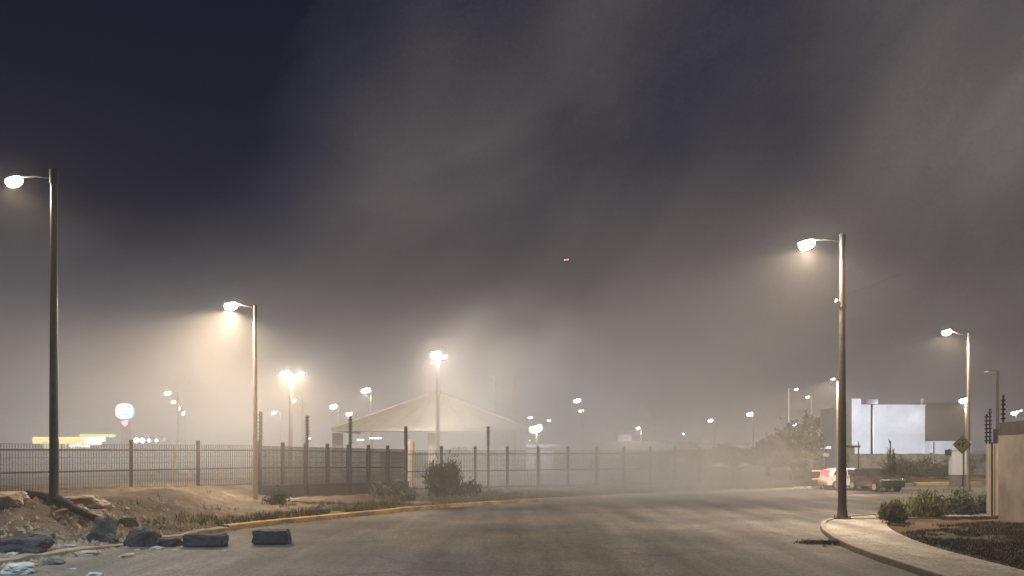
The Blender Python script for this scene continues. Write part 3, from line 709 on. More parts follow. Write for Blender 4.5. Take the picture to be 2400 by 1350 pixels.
# ---------------------------------------------------------------- pavilion
Yp = 66.0; sP = FPX/Yp
xl, xr, ze, za = gx(778,Yp-1), gx(1240,Yp-1), gz(1004,Yp-1), gz(922,Yp+6)
e = empty('pavilion', ((xl+xr)/2, Yp+5, 0), 'open pavilion with wide tan hip roof and thick pale columns behind the fence', 'pavilion')
hw = (xr-xl)/2; hd = 6
v = [(-hw,-hd,ze),(hw,-hd,ze),(hw,hd,ze),(-hw,hd,ze),(-.2,0,za),(.2,0,za)]
rf = link_mesh('roof', v, [(0,1,5,4),(1,2,5),(2,3,4,5),(3,0,4),(0,3,2,1)], M['roof'], e)
mb = MB()
for a_, b_ in ((0,4),(1,5),(2,5),(3,4)): mb.tube([Vector(v[a_])+Vector((0,0,.03)), Vector(v[b_])+Vector((0,0,.03))], .07, 6)
mb.build('ridge_cap', M['pave_col'], rf)
for k_ in range(1,10):
    t_ = k_/10; x_ = -hw+2*hw*t_; q_ = 1-abs(2*t_-1); MB().tube([(x_,-hd-.01,ze+.02),(x_*(1-q_),-hd*(1-q_),ze+(za-ze)*q_+.02)], .03, 5).build('seam', M['roof'], rf)
mb = MB(); mb.box(-hw-.03,hw+.03,-hd-.05,-hd+.06,ze-.22,ze-.004); mb.box(-hw-.03,-hw+.06,-hd+.07,hd,ze-.22,ze-.004); mb.box(hw-.06,hw+.03,-hd+.07,hd,ze-.22,ze-.004)
mb.build('fascia', M['pave_col'], rf)
for px, w in ((797,.38),(1018,.42),(1186,.42)):
    x = gx(px,Yp+1.2)-(xl+xr)/2; mb = MB(); mb.box(x-w,x+w,-hd+1.0,-hd+1.6,0,ze-.35); mb.box(x-w-.08,x+w+.08,-hd+.92,-hd+1.68,0,.35)
    mb.build('column', M['pave_col'], e)
mb = MB(); mb.box(-hw+2.5,hw-4,2.5,2.8,0,2.4); mb.build('rear_wall', M['grey_paint'], e)
mb = MB(); mb.box(-hw+.5,hw-.5,-hd+.4,hd,-.2,.12); mb.build('floor_slab', M['concrete'], e)
for px, py in ((845,1031),(880,1027)):
    mb = MB(); p = at(px,py,Yp+4)-Vector(e.location); w = .28 if px == 845 else .5
    mb.box(p.x-w,p.x+w,p.y-.1,p.y+.1,p.z-.06,p.z+.06); mb.build('ceiling_light', M['glow_dim'], e)

Yq = 45.4
e = empty('gate_pillar', (gx(959,Yq),Yq,0), 'pale round topped pillar standing just behind the fence where the dark low wall ends', 'pillar')
MB().tube([(0,0,.55),(0,0,gz(1040,Yq)),(0,0,gz(1033,Yq)),(0,0,gz(1030,Yq))], [.31,.31,.24,.08], 16).build('shaft', mat('pillar_paint', (.78,.68,.60), (.62,.53,.46), 1.5), e, smooth=True)
MB().box(-.4,.4,-.4,.4,0,.545).build('base', M['concrete'], e)

# ---------------------------------------------------------------- kiosk and blocks in the haze
def bpart(name, m, e, x0,x1,y0,y1,z0,z1, par=None):
    mb = MB(); o = Vector(e.location); mb.box(x0-o.x,x1-o.x,y0-o.y,y1-o.y,z0-o.z,z1-o.z); return mb.build(name, m, par or e)
Yk = 90
e = empty('kiosk', (gx(1270,Yk),Yk,0), 'small pale lavender kiosk with an overhanging flat roof, right of the pavilion', 'kiosk')
bpart('wall', M['lav'], e, gx(1234,Yk),gx(1298,Yk),Yk,Yk+3,0,gz(1049,Yk))
bpart('roof', M['lav'], e, gx(1232,Yk),gx(1318,Yk),Yk-.6,Yk+3.3,gz(1049,Yk)+.01,gz(1043,Yk)+.1)
bpart('door', M['grey_paint'], e, gx(1255,Yk),gx(1270,Yk),Yk-.03,Yk+.03,0.1,1.7)
bpart('sign_panel', M['pave_col'], e, gx(1306,Yk),gx(1316,Yk),Yk-.5,Yk-.4,gz(1062,Yk),gz(1049,Yk))
bpart('post', M['grey_paint'], e, gx(1301,Yk),gx(1303,Yk),Yk-.5,Yk-.35,0,gz(1049,Yk))
Yb = 190
e = empty('flat_roofed_building', (gx(1460,Yb),Yb,0), 'distant pale block with a flat canopy sticking out left', 'building')
bpart('wall', M['lav'], e, gx(1448,Yb),gx(1480,Yb),Yb,Yb+5,0,gz(1009,Yb))
bpart('canopy', M['lav'], e, gx(1422,Yb),gx(1484,Yb),Yb-1,Yb+5,gz(1009,Yb)+.01,gz(1006,Yb)+.2)
bpart('lower_wing', M['grey_paint'], e, gx(1380,Yb),gx(1620,Yb),Yb-1.2,Yb+5,0,gz(1034,Yb))
bpart('window', M['glass'], e, gx(1455,Yb),gx(1462,Yb),Yb-.05,Yb+.05,3.4,4.6)
Yl = 120
e = empty('low_building', (gx(1700,Yl),Yl,0), 'long low pale building with dark window gaps behind the trees', 'building')
bpart('wall', M['pave_col'], e, gx(1636,Yl),gx(1752,Yl),Yl,Yl+4,0,gz(1043,Yl))
bpart('roof', M['grey_paint'], e, gx(1632,Yl),gx(1756,Yl),Yl-.3,Yl+4.3,gz(1043,Yl)+.01,gz(1040,Yl)+.1)
for px in (1671,1724): bpart('window', M['grey_paint'], e, gx(px-3,Yl),gx(px+3,Yl),Yl-.04,Yl+.04,1.4,gz(1046,Yl))
bpart('roof_box', M['pave_col'], e, gx(1642,Yl),gx(1662,Yl),Yl,Yl+2,gz(1040,Yl)+.12,gz(1031,Yl))
# long perimeter wall on the horizon, left and centre
Yw = 150
e = empty('perimeter_wall', (gx(300,Yw),Yw,0), 'low dark perimeter wall along the horizon behind the left fence', 'wall')
bpart('wall_panel', M['grey_paint'], e, gx(-200,Yw),gx(620,Yw),Yw,Yw+.3,0,2.9)

# ---------------------------------------------------------------- white building right
Yh = 112
e = empty('white_building', (gx(2080,Yh),Yh,0), 'large white windowless building with tall left fin and low right wing', 'building')
bpart('wall', M['white'], e, gx(2014,Yh),gx(2168,Yh),Yh,Yh+14,0,gz(951,Yh))
bpart('fin', M['white'], e, gx(1992,Yh),gx(2014,Yh)-.002,Yh-.6,Yh+6,0,gz(935,Yh))
bpart('wing', M['white'], e, gx(2168,Yh)+.002,gx(2262,Yh),Yh-1.5,Yh+10,0,gz(1034,Yh))
bpart('parapet', M['white'], e, gx(2012,Yh),gx(2170,Yh),Yh-.08,Yh+14,gz(951,Yh)+.003,gz(950,Yh)+.1)
bpart('downpipe', M['grey_paint'], e, gx(2173,Yh),gx(2175,Yh),Yh-1.75,Yh-1.52,0,gz(1036,Yh))
mb = MB(); mb.tube([(0,0,0),(0,0,.5)], [.1,.1], 8); mb.tube([(0,0,.5),(0,-.1,.9),(0,0,1.1)], [.2,.28,.1], 10)
o = mb.build('roof_lamp', M['pave_col'], e); o.location = Vector((gx(2163,Yh),Yh+.3,gz(950,Yh)))-Vector(e.location)
e = empty('brown_building', (gx(2220,125),125,0), 'tall brown windowless block behind the low wing of the white building', 'building')
bpart('wall', M['brown'], e, gx(2160,125),gx(2262,125),125,135,0,gz(947,125))
bpart('cornice', M['grey_paint'], e, gx(2159,125),gx(2263,125),124.8,135.1,gz(947,125)+.003,gz(945,125)+.1)

# floodlight mast before the white building
Ym = 92
e = empty('floodlight_mast', (gx(2044,Ym),Ym,0), 'slim dark mast with a wide floodlight in front of the white building', 'floodlight')
mb = MB(); mb.tube([(0,0,0),(0,0,gz(947,Ym))], [.2,.15], 8); mb.build('pole', M['grey_paint'], e, smooth=True)
h = gz(942,Ym); mb = MB(); mb.box(-.75,.6,-.15,.15,h-.22,h+.3); mb.build('lamp_head', M['lav'], e)
fl = light('flood_fill', 'SPOT', (gx(2140,Ym),Ym-1.5,gz(975,Ym)), 22000, (.95,.97,1.0), None, .4, 165, (R(78),0,0))  # added light hung clear of the mast head, placed to reach the wing
# thin flag poles before it
for px, top, lab in ((2012,1035,'thin dark post before the white building, left'),(2087,1033,'thin dark post before the white building, right')):
    Y=60; mb=MB(); mb.tube([(0,0,0),(0,0,gz(top,Y))], .05, 6); o=mb.build('post', M['dark'], None); o.location=(gx(px,Y),Y,0); tag(o, lab, 'post', 'thin posts')

# stone wall
e = empty('stone_wall', (gx(2200,78),78,0), 'long grey stone retaining wall below the white building', 'wall')
mb = MB(); NX = 60; x0 = gx(1990,78); x1 = gx(2460,78)
v = []; f = []
for i in range(NX+1):
    x = x0+(x1-x0)*i/NX; zt = 2.25+.06*noise.noise(Vector((x*.8,0,0)))
    for j in range(7):
        z = -.1+(zt+.1)*j/6; v.append((x-e.location.x, .22*noise.noise(Vector((x*1.1,z*1.4,3))), z))
    v.append((x-e.location.x, .6, zt)); v.append((x-e.location.x,.6,-.1))
for i in range(NX):
    for j in range(8): a=i*9+j; f.append((a,a+9,a+10,a+1))
link_mesh('wall_face', v, f, M['stone'], e)

# gate pillars, sign
for (px0, px1, lab, extra) in ((2232,2256,'wide white gate pillar with grey foot, left of the sign post',1),(2262,2273,'narrow white gate pillar with grey foot, right of the sign post',0)):
    Y = 57; X = gx((px0+px1)/2,Y); w = (gx(px1,Y)-gx(px0,Y))/2
    e = empty('gate_pillar', (X,Y,0), lab, 'pillar', 'gate pillars')
    MB().box(-w,w,0,.5,gz(1113,Y),gz(1056,Y)).build('upper_panel', M['white'], e)
    MB().box(-w+.03,w-.03,.03,.47,0,gz(1113,Y)-.003).build('foot', M['grey_paint'], e)
    MB().box(-w-.04,w+.04,-.04,.54,gz(1056,Y)+.003,gz(1055,Y)+.05).build('cap', M['white'], e)
    if extra:
        mb = MB(); mb.box(-w-.34,-w-.02,.1,.35,gz(1067,Y),gz(1054,Y)); mb.tube([(-w-.1,.2,gz(1054,Y)),(-w-.1,.2,gz(1052,Y))], .04, 6); mb.build('intercom_box', M['black'], e)
Y = 50; X = gx(2259,Y)
e = empty('road_sign', (X,Y,0), 'yellow diamond warning sign on a grey post by the gate pillars', 'road sign')
MB().tube([(0,0,0),(0,0,3.0)], .035, 8).build('post', M['grey_paint'], e, smooth=True)
cxs, czs, hwS = gx(2254,Y)-X, gz(1042,Y), .60
mb = MB(); mb.prism([(cxs-hwS,czs),(cxs,czs-hwS),(cxs+hwS,czs),(cxs,czs+hwS)], -.06, -.045); pl = mb.build('sign_plate', M['sign_yellow'], e)
mb = MB()
for s in ((-1,-1),(1,-1),(1,1),(-1,1)): pass
k = hwS*.88; k2 = hwS*.82
v = []; f = []
for a in (k, k2):
    v += [(cxs-a,-.063,czs),(cxs,-.063,czs-a),(cxs+a,-.063,czs),(cxs,-.063,czs+a)]
for i in range(4): f.append((i,(i+1)%4,(i+1)%4+4,i+4))
link_mesh('border', v, f, M['black'], pl)
mb = MB()
mb.prism([(cxs-.28,czs-.02),(cxs-.2,czs-.1),(cxs-.12,czs-.02),(cxs-.12,czs+.08),(cxs-.2,czs+.14),(cxs-.28,czs+.08)], -.066, -.062)
mb.prism([(cxs-.02,czs-.2),(cxs+.05,czs-.2),(cxs+.07,czs+.05),(cxs+.2,czs+.1),(cxs+.2,czs+.17),(cxs-.02,czs+.1)], -.066, -.062)
mb.prism([(cxs-.08,czs+.24),(cxs+.05,czs+.2),(cxs+.07,czs+.3),(cxs,czs+.36)], -.066, -.062)
mb.build('symbol', M['black'], pl)

# ---------------------------------------------------------------- white car
def make_car(X, Y, CL, rz, paint, tail, label):
    car = empty('parked_car', (X, Y, 0), label, 'car', 'cars standing at the far kerb', rz=rz)
    hw = .85
    prof = [(-.5,.30),(-.505,.62),(-.49,.84),(-.475,.92),(-.40,1.30),(-.33,1.40),(-.15,1.44),(.04,1.40),(.20,.98),(.30,.92),(.44,.80),(.49,.66),(.50,.40),(.49,.28)]
    def loft(prof, widths, name, m, par, y_off=0):
        v = []; n = len(prof)
        sides = [(-1,1.0),(-.97,1.0)]
        rows = []
        for yy in (-1,-.9,-.5,.5,.9,1):
            row = []
            for (x,z),w in zip(prof,widths):
                ins = .012*(abs(yy)==1)
                row.append(len(v)); v.append((x*CL*(1-ins), yy*w, z-(0.015 if abs(yy)==1 and z>.5 else 0)))
            rows.append(row)
        f = []
        for a,b in zip(rows[:-1],rows[1:]):
            for i in range(n): f.append((a[i],a[(i+1)%n],b[(i+1)%n],b[i]))
        f.append(tuple(reversed(rows[0]))); f.append(tuple(rows[-1]))
        o = link_mesh(name, v, f, m, par)
        bm = bmesh.new(); bm.from_mesh(o.data); bmesh.ops.recalc_face_normals(bm, faces=bm.faces[:]); bm.to_mesh(o.data); bm.free()
        for p in o.data.polygons: p.use_smooth = len(p.vertices) < 6
        return o
    wid = [hw*(.95 if z<.35 else 1.0 if z<.95 else .86 if z<1.2 else .74) for x,z in prof]
    body = loft(prof, wid, 'body', M[paint], car)
    # side windows as thin panes on the tumblehome
    def pane(pts, side, name):
        v = []
        for x,z in pts:
            t = (z-.92)/(1.40-.92); w = hw*(1.0-.02)+(hw*.75-hw*.98)*t
            v.append((x*CL, side*(w+.012), z))
        o = link_mesh(name, v, [tuple(range(len(pts))) if side < 0 else tuple(reversed(range(len(pts))))], M['glass'], car)
    for sd in (-1,1):
        pane([(-.39,.96),(-.16,.95),(-.16,1.33),(-.30,1.33),(-.36,1.2)], sd, 'side_window')
        pane([(-.145,.95),(.16,.95),(.05,1.30),(-.145,1.34)], sd, 'side_window')
        for x in (-.33,.31):
            a = x*CL
            w = MB(); w.tube([(a,sd*(hw-.16),.31),(a,sd*(hw+.015),.31)], .31, 20); wh = w.build('wheel', M['tyre'], car, smooth=True)
            w = MB(); w.tube([(a,sd*(hw+.0),.31),(a,sd*(hw+.03),.31)], .20, 16); w.build('rim', M['rim'], wh, smooth=True)
        w = MB(); w.box(-.155*CL,-.15*CL,sd*hw*.99,sd*(hw+.008),.35,.93); w.build('door_seam', M['black'], car)
        w = MB(); w.box(-.505*CL,-.46*CL,sd*(hw-.22),sd*(hw+.012),.86,1.02); w.build('tail_lamp', M[tail], car)
        w = MB(); w.box(.455*CL,.492*CL,sd*(hw-.25),sd*(hw+.005),.66,.76); w.build('headlight', M['rim'], car)
        w = MB(); w.box(.10*CL,.14*CL,sd*(hw+.0),sd*(hw+.16),.95,1.07); w.build('mirror', M[paint], car)
    w = MB(); w.prism([(-.482*CL,.98),(-.418*CL,1.27),(-.42*CL,1.28),(-.486*CL,.98)], -hw*.72, hw*.72); w.build('rear_window', M[tail], car)  # pane takes the tail material, red lamp light put in as glow
    w = MB(); w.prism([(.185*CL,1.02),(.06*CL,1.37),(.065*CL,1.38),(.19*CL,1.03)], -hw*.72, hw*.72); w.build('windscreen', M['glass'], car)
    w = MB(); w.box(-.40*CL,-.0*CL,-hw*.985,-hw-.006,.925,.945); w.build('tail_light_streak', M[tail], car)  # added streak in the tail material, red tail light painted as glow
    return car

Yc = 53.4; cx0 = gx(1927,Yc)
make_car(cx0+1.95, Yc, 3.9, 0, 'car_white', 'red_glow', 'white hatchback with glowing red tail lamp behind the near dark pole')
make_car(gx(2051,51.4), 51.4, 3.5, R(-78), 'car_dark', 'car_dark', 'dark car standing at an angle, overlapping the front of the white one')
light('tail_glow', 'POINT', (cx0-.5, Yc-.3, .9), 22, (1,.2,.15), None, .1)

# barrier left of the car
Y = 54
e = empty('barrier', (gx(1914,Y),Y,0), 'low barrier with two orange reflective bands left of the white car', 'barrier')
hwb = .33
MB().box(-hwb,-hwb+.05,0,.05,0,1.3).build('leg', M['dark'], e); MB().box(hwb-.05,hwb,0,.05,0,1.3).build('leg', M['dark'], e)
MB().box(-hwb,hwb,-.04,-.005,1.16,1.26).build('reflective_band', M['orange_glow'], e)  # band emits, standing in for the light it would reflect
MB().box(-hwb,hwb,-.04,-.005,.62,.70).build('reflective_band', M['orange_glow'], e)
MB().box(-hwb+.06,hwb-.06,.01,.04,.72,1.14).build('board', M['dark'], e)
# white-blue lit sign
Y = 85
e = empty('lit_sign', (gx(1936,Y),Y,0), 'small blue white lit sign on a pole above the white car tail', 'sign')
MB().tube([(0,0,0),(0,0,gz(1046,Y))], .07, 6).build('pole', M['grey_paint'], e)
MB().box(-.5,.5,-.1,.1,gz(1052,Y),gz(1046,Y)).build('sign_panel', emis('sign_blue', (.75,.88,1.0), 1.1), e)
MB().box(-.28,.28,-.1,.1,gz(1070,Y),gz(1062,Y)).build('lower_panel', emis('sign_pink', (.9,.62,.55), .5), e)
Y = 80
e = empty('guard_booth', (gx(1995,Y),Y,0), 'tiny guard booth with dark overhanging roof left of the white building', 'booth')
MB().box(-.6,.35,0,1.4,0,gz(1049,Y)).build('wall', M['pave_col'], e)
MB().box(-.2,.8,-.3,1.6,gz(1049,Y)+.005,gz(1044,Y)).build('roof', M['dark'], e)
MB().box(-.35,.1,-.03,.02,1.2,2.1).build('window', M['glass'], e)

# ---------------------------------------------------------------- filling station far left
Y = 150
e = empty('pylon_sign', (gx(293,Y),Y,0), 'tall grey pylon with a glowing white oval sign, small pink light below', 'sign')
w = (gx(303,Y)-gx(283,Y))/2
MB().box(-w,w,0,.6,0,gz(990,Y)).build('pylon', M['grey_paint'], e)
rx, rz = (gx(313,Y)-gx(271,Y))/2, (gz(946,Y)-gz(983,Y))/2; cz = gz(964,Y)
pol = []
for k in range(40):
    a = 2*math.pi*k/40; c_, s_ = math.cos(a), math.sin(a)
    pol.append((rx*math.copysign(abs(c_)**.8,c_), cz+rz*math.copysign(abs(s_)**.8,s_)))
sp = MB().prism(pol, -.3, .3).build('sign_panel', emis('oval_sign', (.80,.93,1.0), 2.6), e)
pol2 = [(x*1.05, cz+(z-cz)*1.05) for x,z in pol]
MB().prism(pol2, -.2, .25).build('rim', emis('oval_rim', (.30,.38,.9), 1.5), sp)
blue = emis('oval_mark', (.20,.5,.75), .6)
mb = MB(); mb.tube([(-.6,-.33,cz-.55),(-.1,-.33,cz-.62),(.45,-.33,cz-.55),(.75,-.33,cz-.4)], [.05,.09,.1,.04], 6); mb.build('mark', blue, sp)
mb = MB(); mb.tube([(-1.0,-.33,cz+.35),(-.75,-.33,cz+.6),(-.4,-.33,cz+.78)], [.06,.12,.05], 6); mb.build('mark', blue, sp)
mb = MB(); mb.tube([(.5,-.33,cz+.9),(.85,-.33,cz+.85),(1.1,-.33,cz+.6)], [.1,.14,.06], 6); mb.build('mark', emis('oval_mark_violet', (.45,.45,.95), .9), sp)
pk = [(0-.6,gz(987,Y)),(.55,gz(985,Y)),(.5,gz(995,Y)),(0,gz(1000,Y)),(-.5,gz(994,Y))]
MB().prism(pk[::-1], -.2, -.02).build('pink_panel', M['pink_glow'], e)
Y = 150
e = empty('filling_station', (gx(160,Y),Y,0), 'far filling station with yellow lit canopy and bright shop front, left horizon', 'building')
def lp(name, m, x0,x1,y0,y1,dy=0,d=1.0):
    o = Vector(e.location); MB().box(gx(x0,Y)-o.x,gx(x1,Y)-o.x,dy,dy+d,gz(y1,Y),gz(y0,Y)).build(name, m, e)
yl = emis('canopy_yellow', (.70,.55,.16), 3.6); yd = emis('canopy_yellow_dim', (.62,.5,.2), 2.4)  # canopy and wall emit, the station's lighting put into their colour
lp('canopy', yl, 76,200,1024,1040, 0, 6); lp('wall', yd, 80,185,1041,1055, 3, 1)
lp('canopy_top', emis('canopy_green', (.42,.54,.12), 3.4), 190,244,1017,1024, -.5, 5)
lp('shop_front', emis('shop_white', (1,1,.88), 6.0), 198,243,1025,1034, -.3, 1)
for (a,b,c,d_) in ((205,238,1035,1039),(180,192,1040,1046),(166,176,1042,1048),(196,212,1042,1048),(215,240,1041,1043)):
    lp('shop_light', emis('shop_lamp', (1,.95,.85), 5), a,b,c,d_,-.6,.4)
lp('shop_light', emis('shop_lamp_pink', (1,.8,.75), 1.6), 102,113,1034,1042,-.6,.4)
for a in (84,135,150,186): lp('column', M['grey_paint'], a,a+3,1041,1074,1,.5)
# vehicles' headlights on the far road: small cars facing the camera
def far_car(px, Y, label, glow, sz=1.0, py=1032):
    z = gz(py,Y)-.7
    e = empty('far_car', (gx(px,Y),Y,z), label, 'car', 'oncoming cars on the far road')
    b = MB(); b.prism([(-.85,.25),(.85,.25),(.85,.8),(.62,.95),(.5,1.4),(-.5,1.4),(-.62,.95),(-.85,.8)], 0, 4); b.build('body', M['dark'], e)
    for sd in (-1,1):
        m = MB(); m.tube([(sd*.62,-.12,.68),(sd*.62,.02,.68)], [.30*sz,.22*sz], 12); m.build('headlight', M[glow], e)
        m = MB(); m.tube([(sd*.7,.3,.3),(sd*.7,.5,.3)], .3, 10); m.build('wheel', M['tyre'], e)
# raised far road carrying them
Yr = 165
e = empty('far_embankment', (gx(350,Yr),Yr,0), 'raised road bank on the left horizon carrying oncoming cars', 'embankment')
mb = MB(); mb.box(-14,16,-2,10,0,gz(1032,Yr)-.72); mb.build('bank', M['grey_paint'], e)
far_car(327,Yr,'oncoming car with the brightest headlights, leftmost on the far road','glow_cool',1.7)
far_car(343,Yr+1,'oncoming car with white headlights, middle of the far road','glow_far',1.2)
far_car(360,Yr+2,'oncoming car with white headlights, right of the middle one','glow_far',1.0)
far_car(379,Yr+3,'rightmost oncoming car, dim yellow headlights','orange_glow',1.4,1030)

# bent yellow post and pale heap behind the left fence
Y = 75
e = empty('bent_post', (gx(412,Y),Y,.3), 'crooked faded yellow post standing behind the left fence', 'post')
pts = [at(a,b,Y)-Vector(e.location) for a,b in ((402,1104),(410,1090),(413,1070),(411,1046))]
MB().tube(pts, [.16,.2,.2,.22], 8).build('shaft', M['yellow_far'], e, smooth=True)
rock('dirt_heap', 402, 1125, 70, 1.6, .9, .55, 'rock_pale', 'pale heap of spoil at the foot of the crooked yellow post', 50, 0, cat='heap', group='spoil')

# small items on the far kerb
for k,(px,w,lab) in enumerate(((1872,.35,'white stone block on the far kerb left of the white car'),(1897,.2,'small white stone on the far kerb, next to the barrier'))):
    rock('stone', px, 1150, 52.0, w, .15, .1, 'stone_white', lab, 60+k, 0, cat='stone', group='far kerb stones', sharp=.15, z=0.1)
# plane in the sky
Y = 700; p = at(1327,610,Y)
e = empty('airplane', p, 'tiny airplane seen only by its red light high in the dark sky', 'airplane')
mb = MB(); mb.tube([(-3,0,-.1),(-2,0,0),(2,0,.2),(3.2,0,.5)], [.1,.45,.4,.1], 10); mb.build('fuselage', M['dark'], e, smooth=True)
mb = MB(); mb.box(-.8,.8,-7,7,-.06,.08); mb.build('wing', M['dark'], e)
mb = MB(); mb.tube([(-1.9,-2,-.2),(1.9,-2,.2)], [.5,.5], 8); mb.build('red_light', emis('nav_red', (1.0,.35,.35), 2.4), e)
# litter on the road by the pavement
rock('litter', 1932, 1282, 21.7, .05, .04, .03, 'stone_white', 'tiny white scrap of litter on the road beside the pavement', 70, 0, cat='litter', group='litter', z=.0)
o = leaf_mesh('weeds', [(0,0,.03,.55,.3,.05),(.5,-.3,.03,.4,.25,.05)], 900, .05, M['leaf_dark'], None, .3, 77)
o.location = (gx(1915,22.3),22.3,.01); tag(o, 'dark weeds and dirt patch on the road against the pavement kerb', 'weeds', kind='stuff')

# ---------------------------------------------------------------- dust haze
def haze(name, verts_box, scat, ems, label, g=0.35, col=(1,.93,.86), ecol=(1,.90,.83), ell=False, noise_amt=None):
    m, nt, out = new_mat(name+'_volume')
    vs = nt.nodes.new('ShaderNodeVolumeScatter'); vs.inputs['Color'].default_value = (*col,1)
    vs.inputs['Density'].default_value = scat; vs.inputs['Anisotropy'].default_value = g
    em = nt.nodes.new('ShaderNodeEmission'); em.inputs[0].default_value = (*ecol,1); em.inputs[1].default_value = ems  # self glow of the dust, in place of light scattered many times
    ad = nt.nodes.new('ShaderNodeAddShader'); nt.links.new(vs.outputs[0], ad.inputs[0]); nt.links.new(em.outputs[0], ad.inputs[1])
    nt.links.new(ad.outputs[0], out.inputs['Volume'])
    x0,x1,y0,y1,z0,z1 = verts_box
    if ell:
        bm = bmesh.new(); bmesh.ops.create_icosphere(bm, subdivisions=4, radius=1)
        c = Vector(((x0+x1)/2,(y0+y1)/2,(z0+z1)/2)); r = Vector(((x1-x0)/2,(y1-y0)/2,(z1-z0)/2))
        for v in bm.verts:
            k = 1+.22*noise.noise(v.co*1.6+c*.1)
            v.co = Vector((v.co.x*r.x*k, v.co.y*r.y*k, v.co.z*r.z*k))
        me = bpy.data.meshes.new(name); bm.to_mesh(me); bm.free(); me.materials.append(m)
        o = bpy.data.objects.new(name, me); COL.objects.link(o); o.location = c
    else:
        hx_, hy_, hz_ = (x1-x0)/2, (y1-y0)/2, (z1-z0)/2
        if noise_amt:
            bm = bmesh.new(); bmesh.ops.create_icosphere(bm, subdivisions=4, radius=1)
            for v_ in bm.verts: v_.co = Vector((v_.co.x*hx_, v_.co.y*hy_, v_.co.z*hz_))
            me_ = bpy.data.meshes.new(name); bm.to_mesh(me_); bm.free(); me_.materials.append(m)
            o = bpy.data.objects.new(name, me_); COL.objects.link(o)
        else:
            o = MB().box(-hx_,hx_,-hy_,hy_,-hz_,hz_).build(name, m, None)
        o.location = (x0+hx_, y0+hy_, z0+hz_)
    tag(o, label, 'dust', kind='stuff')
    if noise_amt:
        sc_, lo, hi = noise_amt
        tc = nt.nodes.new('ShaderNodeTexCoord'); n = nt.nodes.new('ShaderNodeTexNoise'); n.inputs['Scale'].default_value = sc_; n.inputs['Detail'].default_value = 3
        nt.links.new(tc.outputs['Object'], n.inputs['Vector'])
        ln_ = nt.nodes.new('ShaderNodeVectorMath'); ln_.operation = 'MULTIPLY'
        ln_.inputs[1].default_value = (2/(x1-x0), 2/(y1-y0), 2/(z1-z0)); nt.links.new(tc.outputs['Object'], ln_.inputs[0])
        le = nt.nodes.new('ShaderNodeVectorMath'); le.operation = 'LENGTH'; nt.links.new(ln_.outputs[0], le.inputs[0])
        fall = nt.nodes.new('ShaderNodeMapRange'); fall.interpolation_type = 'SMOOTHSTEP'
        fall.inputs[1].default_value = .95; fall.inputs[2].default_value = .15; fall.inputs[3].default_value = 0; fall.inputs[4].default_value = 1
        nt.links.new(le.outputs['Value'], fall.inputs[0])
        mr = nt.nodes.new('ShaderNodeMapRange'); mr.inputs[1].default_value = lo; mr.inputs[2].default_value = hi; nt.links.new(n.outputs[0], mr.inputs[0])
        mu = nt.nodes.new('ShaderNodeMath'); mu.operation = 'MULTIPLY'; nt.links.new(mr.outputs[0], mu.inputs[0]); nt.links.new(fall.outputs[0], mu.inputs[1])
        for tgt, val in ((vs.inputs['Density'], scat), (em.inputs[1], ems)):
            mm = nt.nodes.new('ShaderNodeMath'); mm.operation = 'MULTIPLY'; mm.inputs[1].default_value = val
            nt.links.new(mu.outputs[0], mm.inputs[0]); nt.links.new(mm.outputs[0], tgt)
    else:
        m.cycles.homogeneous_volume = True
    return o
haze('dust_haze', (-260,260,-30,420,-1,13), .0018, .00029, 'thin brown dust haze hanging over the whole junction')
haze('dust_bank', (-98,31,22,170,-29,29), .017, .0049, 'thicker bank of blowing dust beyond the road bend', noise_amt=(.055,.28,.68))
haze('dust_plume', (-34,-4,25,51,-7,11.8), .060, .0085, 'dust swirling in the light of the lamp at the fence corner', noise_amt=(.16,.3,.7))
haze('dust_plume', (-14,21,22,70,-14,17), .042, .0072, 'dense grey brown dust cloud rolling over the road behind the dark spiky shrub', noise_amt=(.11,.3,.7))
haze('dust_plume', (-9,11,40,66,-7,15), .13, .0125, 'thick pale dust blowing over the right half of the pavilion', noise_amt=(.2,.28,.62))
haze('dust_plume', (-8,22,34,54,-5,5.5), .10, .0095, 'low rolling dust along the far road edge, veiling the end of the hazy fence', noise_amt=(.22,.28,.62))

# ---------------------------------------------------------------- sky
w = bpy.data.worlds.new('World'); sc.world = w; w.use_nodes = True
nt = w.node_tree; nt.nodes.clear()
out = nt.nodes.new('ShaderNodeOutputWorld'); bg = nt.nodes.new('ShaderNodeBackground'); nt.links.new(bg.outputs[0], out.inputs[0])
tc = nt.nodes.new('ShaderNodeTexCoord')
def math_(op, a, b=None, clamp=False):
    n = nt.nodes.new('ShaderNodeMath'); n.operation = op; n.use_clamp = clamp
    for i, q in enumerate((a, b)):
        if q is None: continue
        if isinstance(q, (int, float)): n.inputs[i].default_value = q
        else: nt.links.new(q, n.inputs[i])
    return n.outputs[0]
def dirp(px, py): return Vector(((px-CX)/FPX, 1, (HZ-py)/FPX)).normalized()
def blob(px, py, rad):   # 1 in direction, 0 beyond rad degrees
    n = nt.nodes.new('ShaderNodeVectorMath'); n.operation = 'DOT_PRODUCT'; n.inputs[1].default_value = dirp(px, py)
    nt.links.new(tc.outputs['Generated'], n.inputs[0])
    mr = nt.nodes.new('ShaderNodeMapRange'); mr.interpolation_type = 'SMOOTHSTEP'
    mr.inputs[1].default_value = math.cos(R(rad)); mr.inputs[2].default_value = 1.0
    nt.links.new(n.outputs['Value'], mr.inputs[0]); return mr.outputs[0]
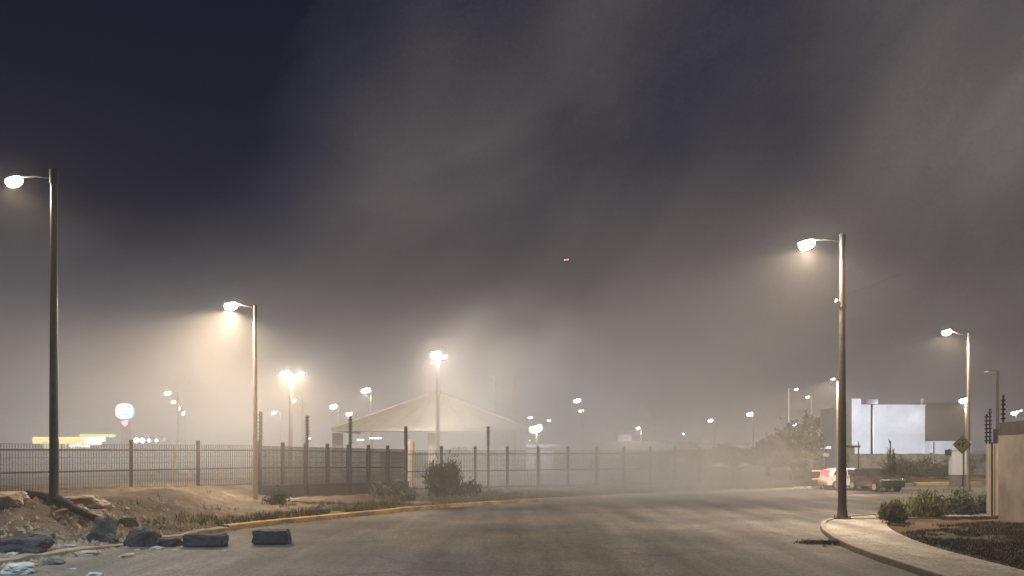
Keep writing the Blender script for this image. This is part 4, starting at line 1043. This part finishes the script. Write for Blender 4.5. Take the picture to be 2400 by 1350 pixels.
def nz(scale, detail, dist=0.0):
    n = nt.nodes.new('ShaderNodeTexNoise'); n.inputs['Scale'].default_value = scale; n.inputs['Detail'].default_value = detail
    n.inputs['Distortion'].default_value = dist; n.inputs['Roughness'].default_value = .55
    mp = nt.nodes.new('ShaderNodeMapping'); mp.vector_type = 'TEXTURE'; mp.inputs['Rotation'].default_value = (0, R(-40), 0); mp.inputs['Scale'].default_value = (1.7,1,.62); mp.inputs['Location'].default_value = (3.1,1.7,.4)
    nt.links.new(tc.outputs['Generated'], mp.inputs['Vector']); nt.links.new(mp.outputs[0], n.inputs['Vector']); return n.outputs[0]
sep = nt.nodes.new('ShaderNodeSeparateXYZ'); nt.links.new(tc.outputs['Generated'], sep.inputs[0])
elev = nt.nodes.new('ShaderNodeMapRange'); elev.inputs[1].default_value = 0.0; elev.inputs[2].default_value = .55
elev.inputs[3].default_value = .84; elev.inputs[4].default_value = .42; nt.links.new(sep.outputs[2], elev.inputs[0])
d = math_('ADD', elev.outputs[0], math_('MULTIPLY', math_('SUBTRACT', nz(3.0,9,.9), .5), .75))
for px_, py_, rad_, amp_ in ((40,0,24,-.80),(1780,130,10,-.20),(1480,260,8,-.08),(1050,0,9,-.16),(2360,60,13,.28),(1480,60,7,.10),(930,340,11,.12),(2200,330,8,.06)):
    d = math_('ADD', d, math_('MULTIPLY', blob(px_, py_, rad_), amp_))
fine = nt.nodes.new('ShaderNodeTexNoise'); fine.inputs['Scale'].default_value = 260; fine.inputs['Detail'].default_value = 2
nt.links.new(tc.outputs['Generated'], fine.inputs['Vector'])
d = math_('ADD', d, math_('MULTIPLY', math_('SUBTRACT', fine.outputs[0], .5), .16), True)
mx = nt.nodes.new('ShaderNodeValToRGB'); els = mx.color_ramp.elements
els[0].position = 0; els[0].color = (.002,.0045,.018,1); els[1].position = 1; els[1].color = (.135,.118,.118,1)
for p_, c_ in ((.3,(.024,.025,.040)),(.55,(.058,.051,.058)),(.8,(.093,.082,.086))):
    q = els.new(p_); q.color = (*c_,1)
nt.links.new(d, mx.inputs[0]); nt.links.new(mx.outputs[0], bg.inputs[0]); bg.inputs[1].default_value = 1.0

# the next lamp of the row, just outside the frame on the left; it lights the rubble and the near road
street_lamp(-700, 1300, 40, 12.5, [(-520, 0)], 'lamp pole beside the near road, outside the left edge of the photo', z0=0.1, r0=0.14, r1=0.09, power=5200, lcol=(.66,.85,1.0), spot=110, hs=0.9, group=GL, glow='glow_cool')

# ---------------------------------------------------------------- camera + render
cam = bpy.data.cameras.new('Camera'); co = bpy.data.objects.new('Camera', cam); COL.objects.link(co)
co.location = (0,0,CAMH); co.rotation_euler = (R(90),0,0)
cam.sensor_width = 36; cam.lens = 36*FPX/2400; cam.shift_y = (HZ-675)/2400; cam.clip_end = 6000; cam.clip_start = .1
sc.camera = co
sc.view_settings.view_transform = 'Standard'; sc.view_settings.look = 'None'; sc.view_settings.exposure = 0
sc.render.engine = 'CYCLES'
c = sc.cycles
c.use_denoising = True; c.denoiser = 'OPENIMAGEDENOISE'
c.max_bounces = 3; c.diffuse_bounces = 2; c.glossy_bounces = 2; c.volume_bounces = 0; c.transparent_max_bounces = 8
c.use_light_tree = True; c.sample_clamp_indirect = 3; c.use_adaptive_sampling = True; c.adaptive_threshold = .03
c.volume_step_rate = 1.4; c.volume_max_steps = 128
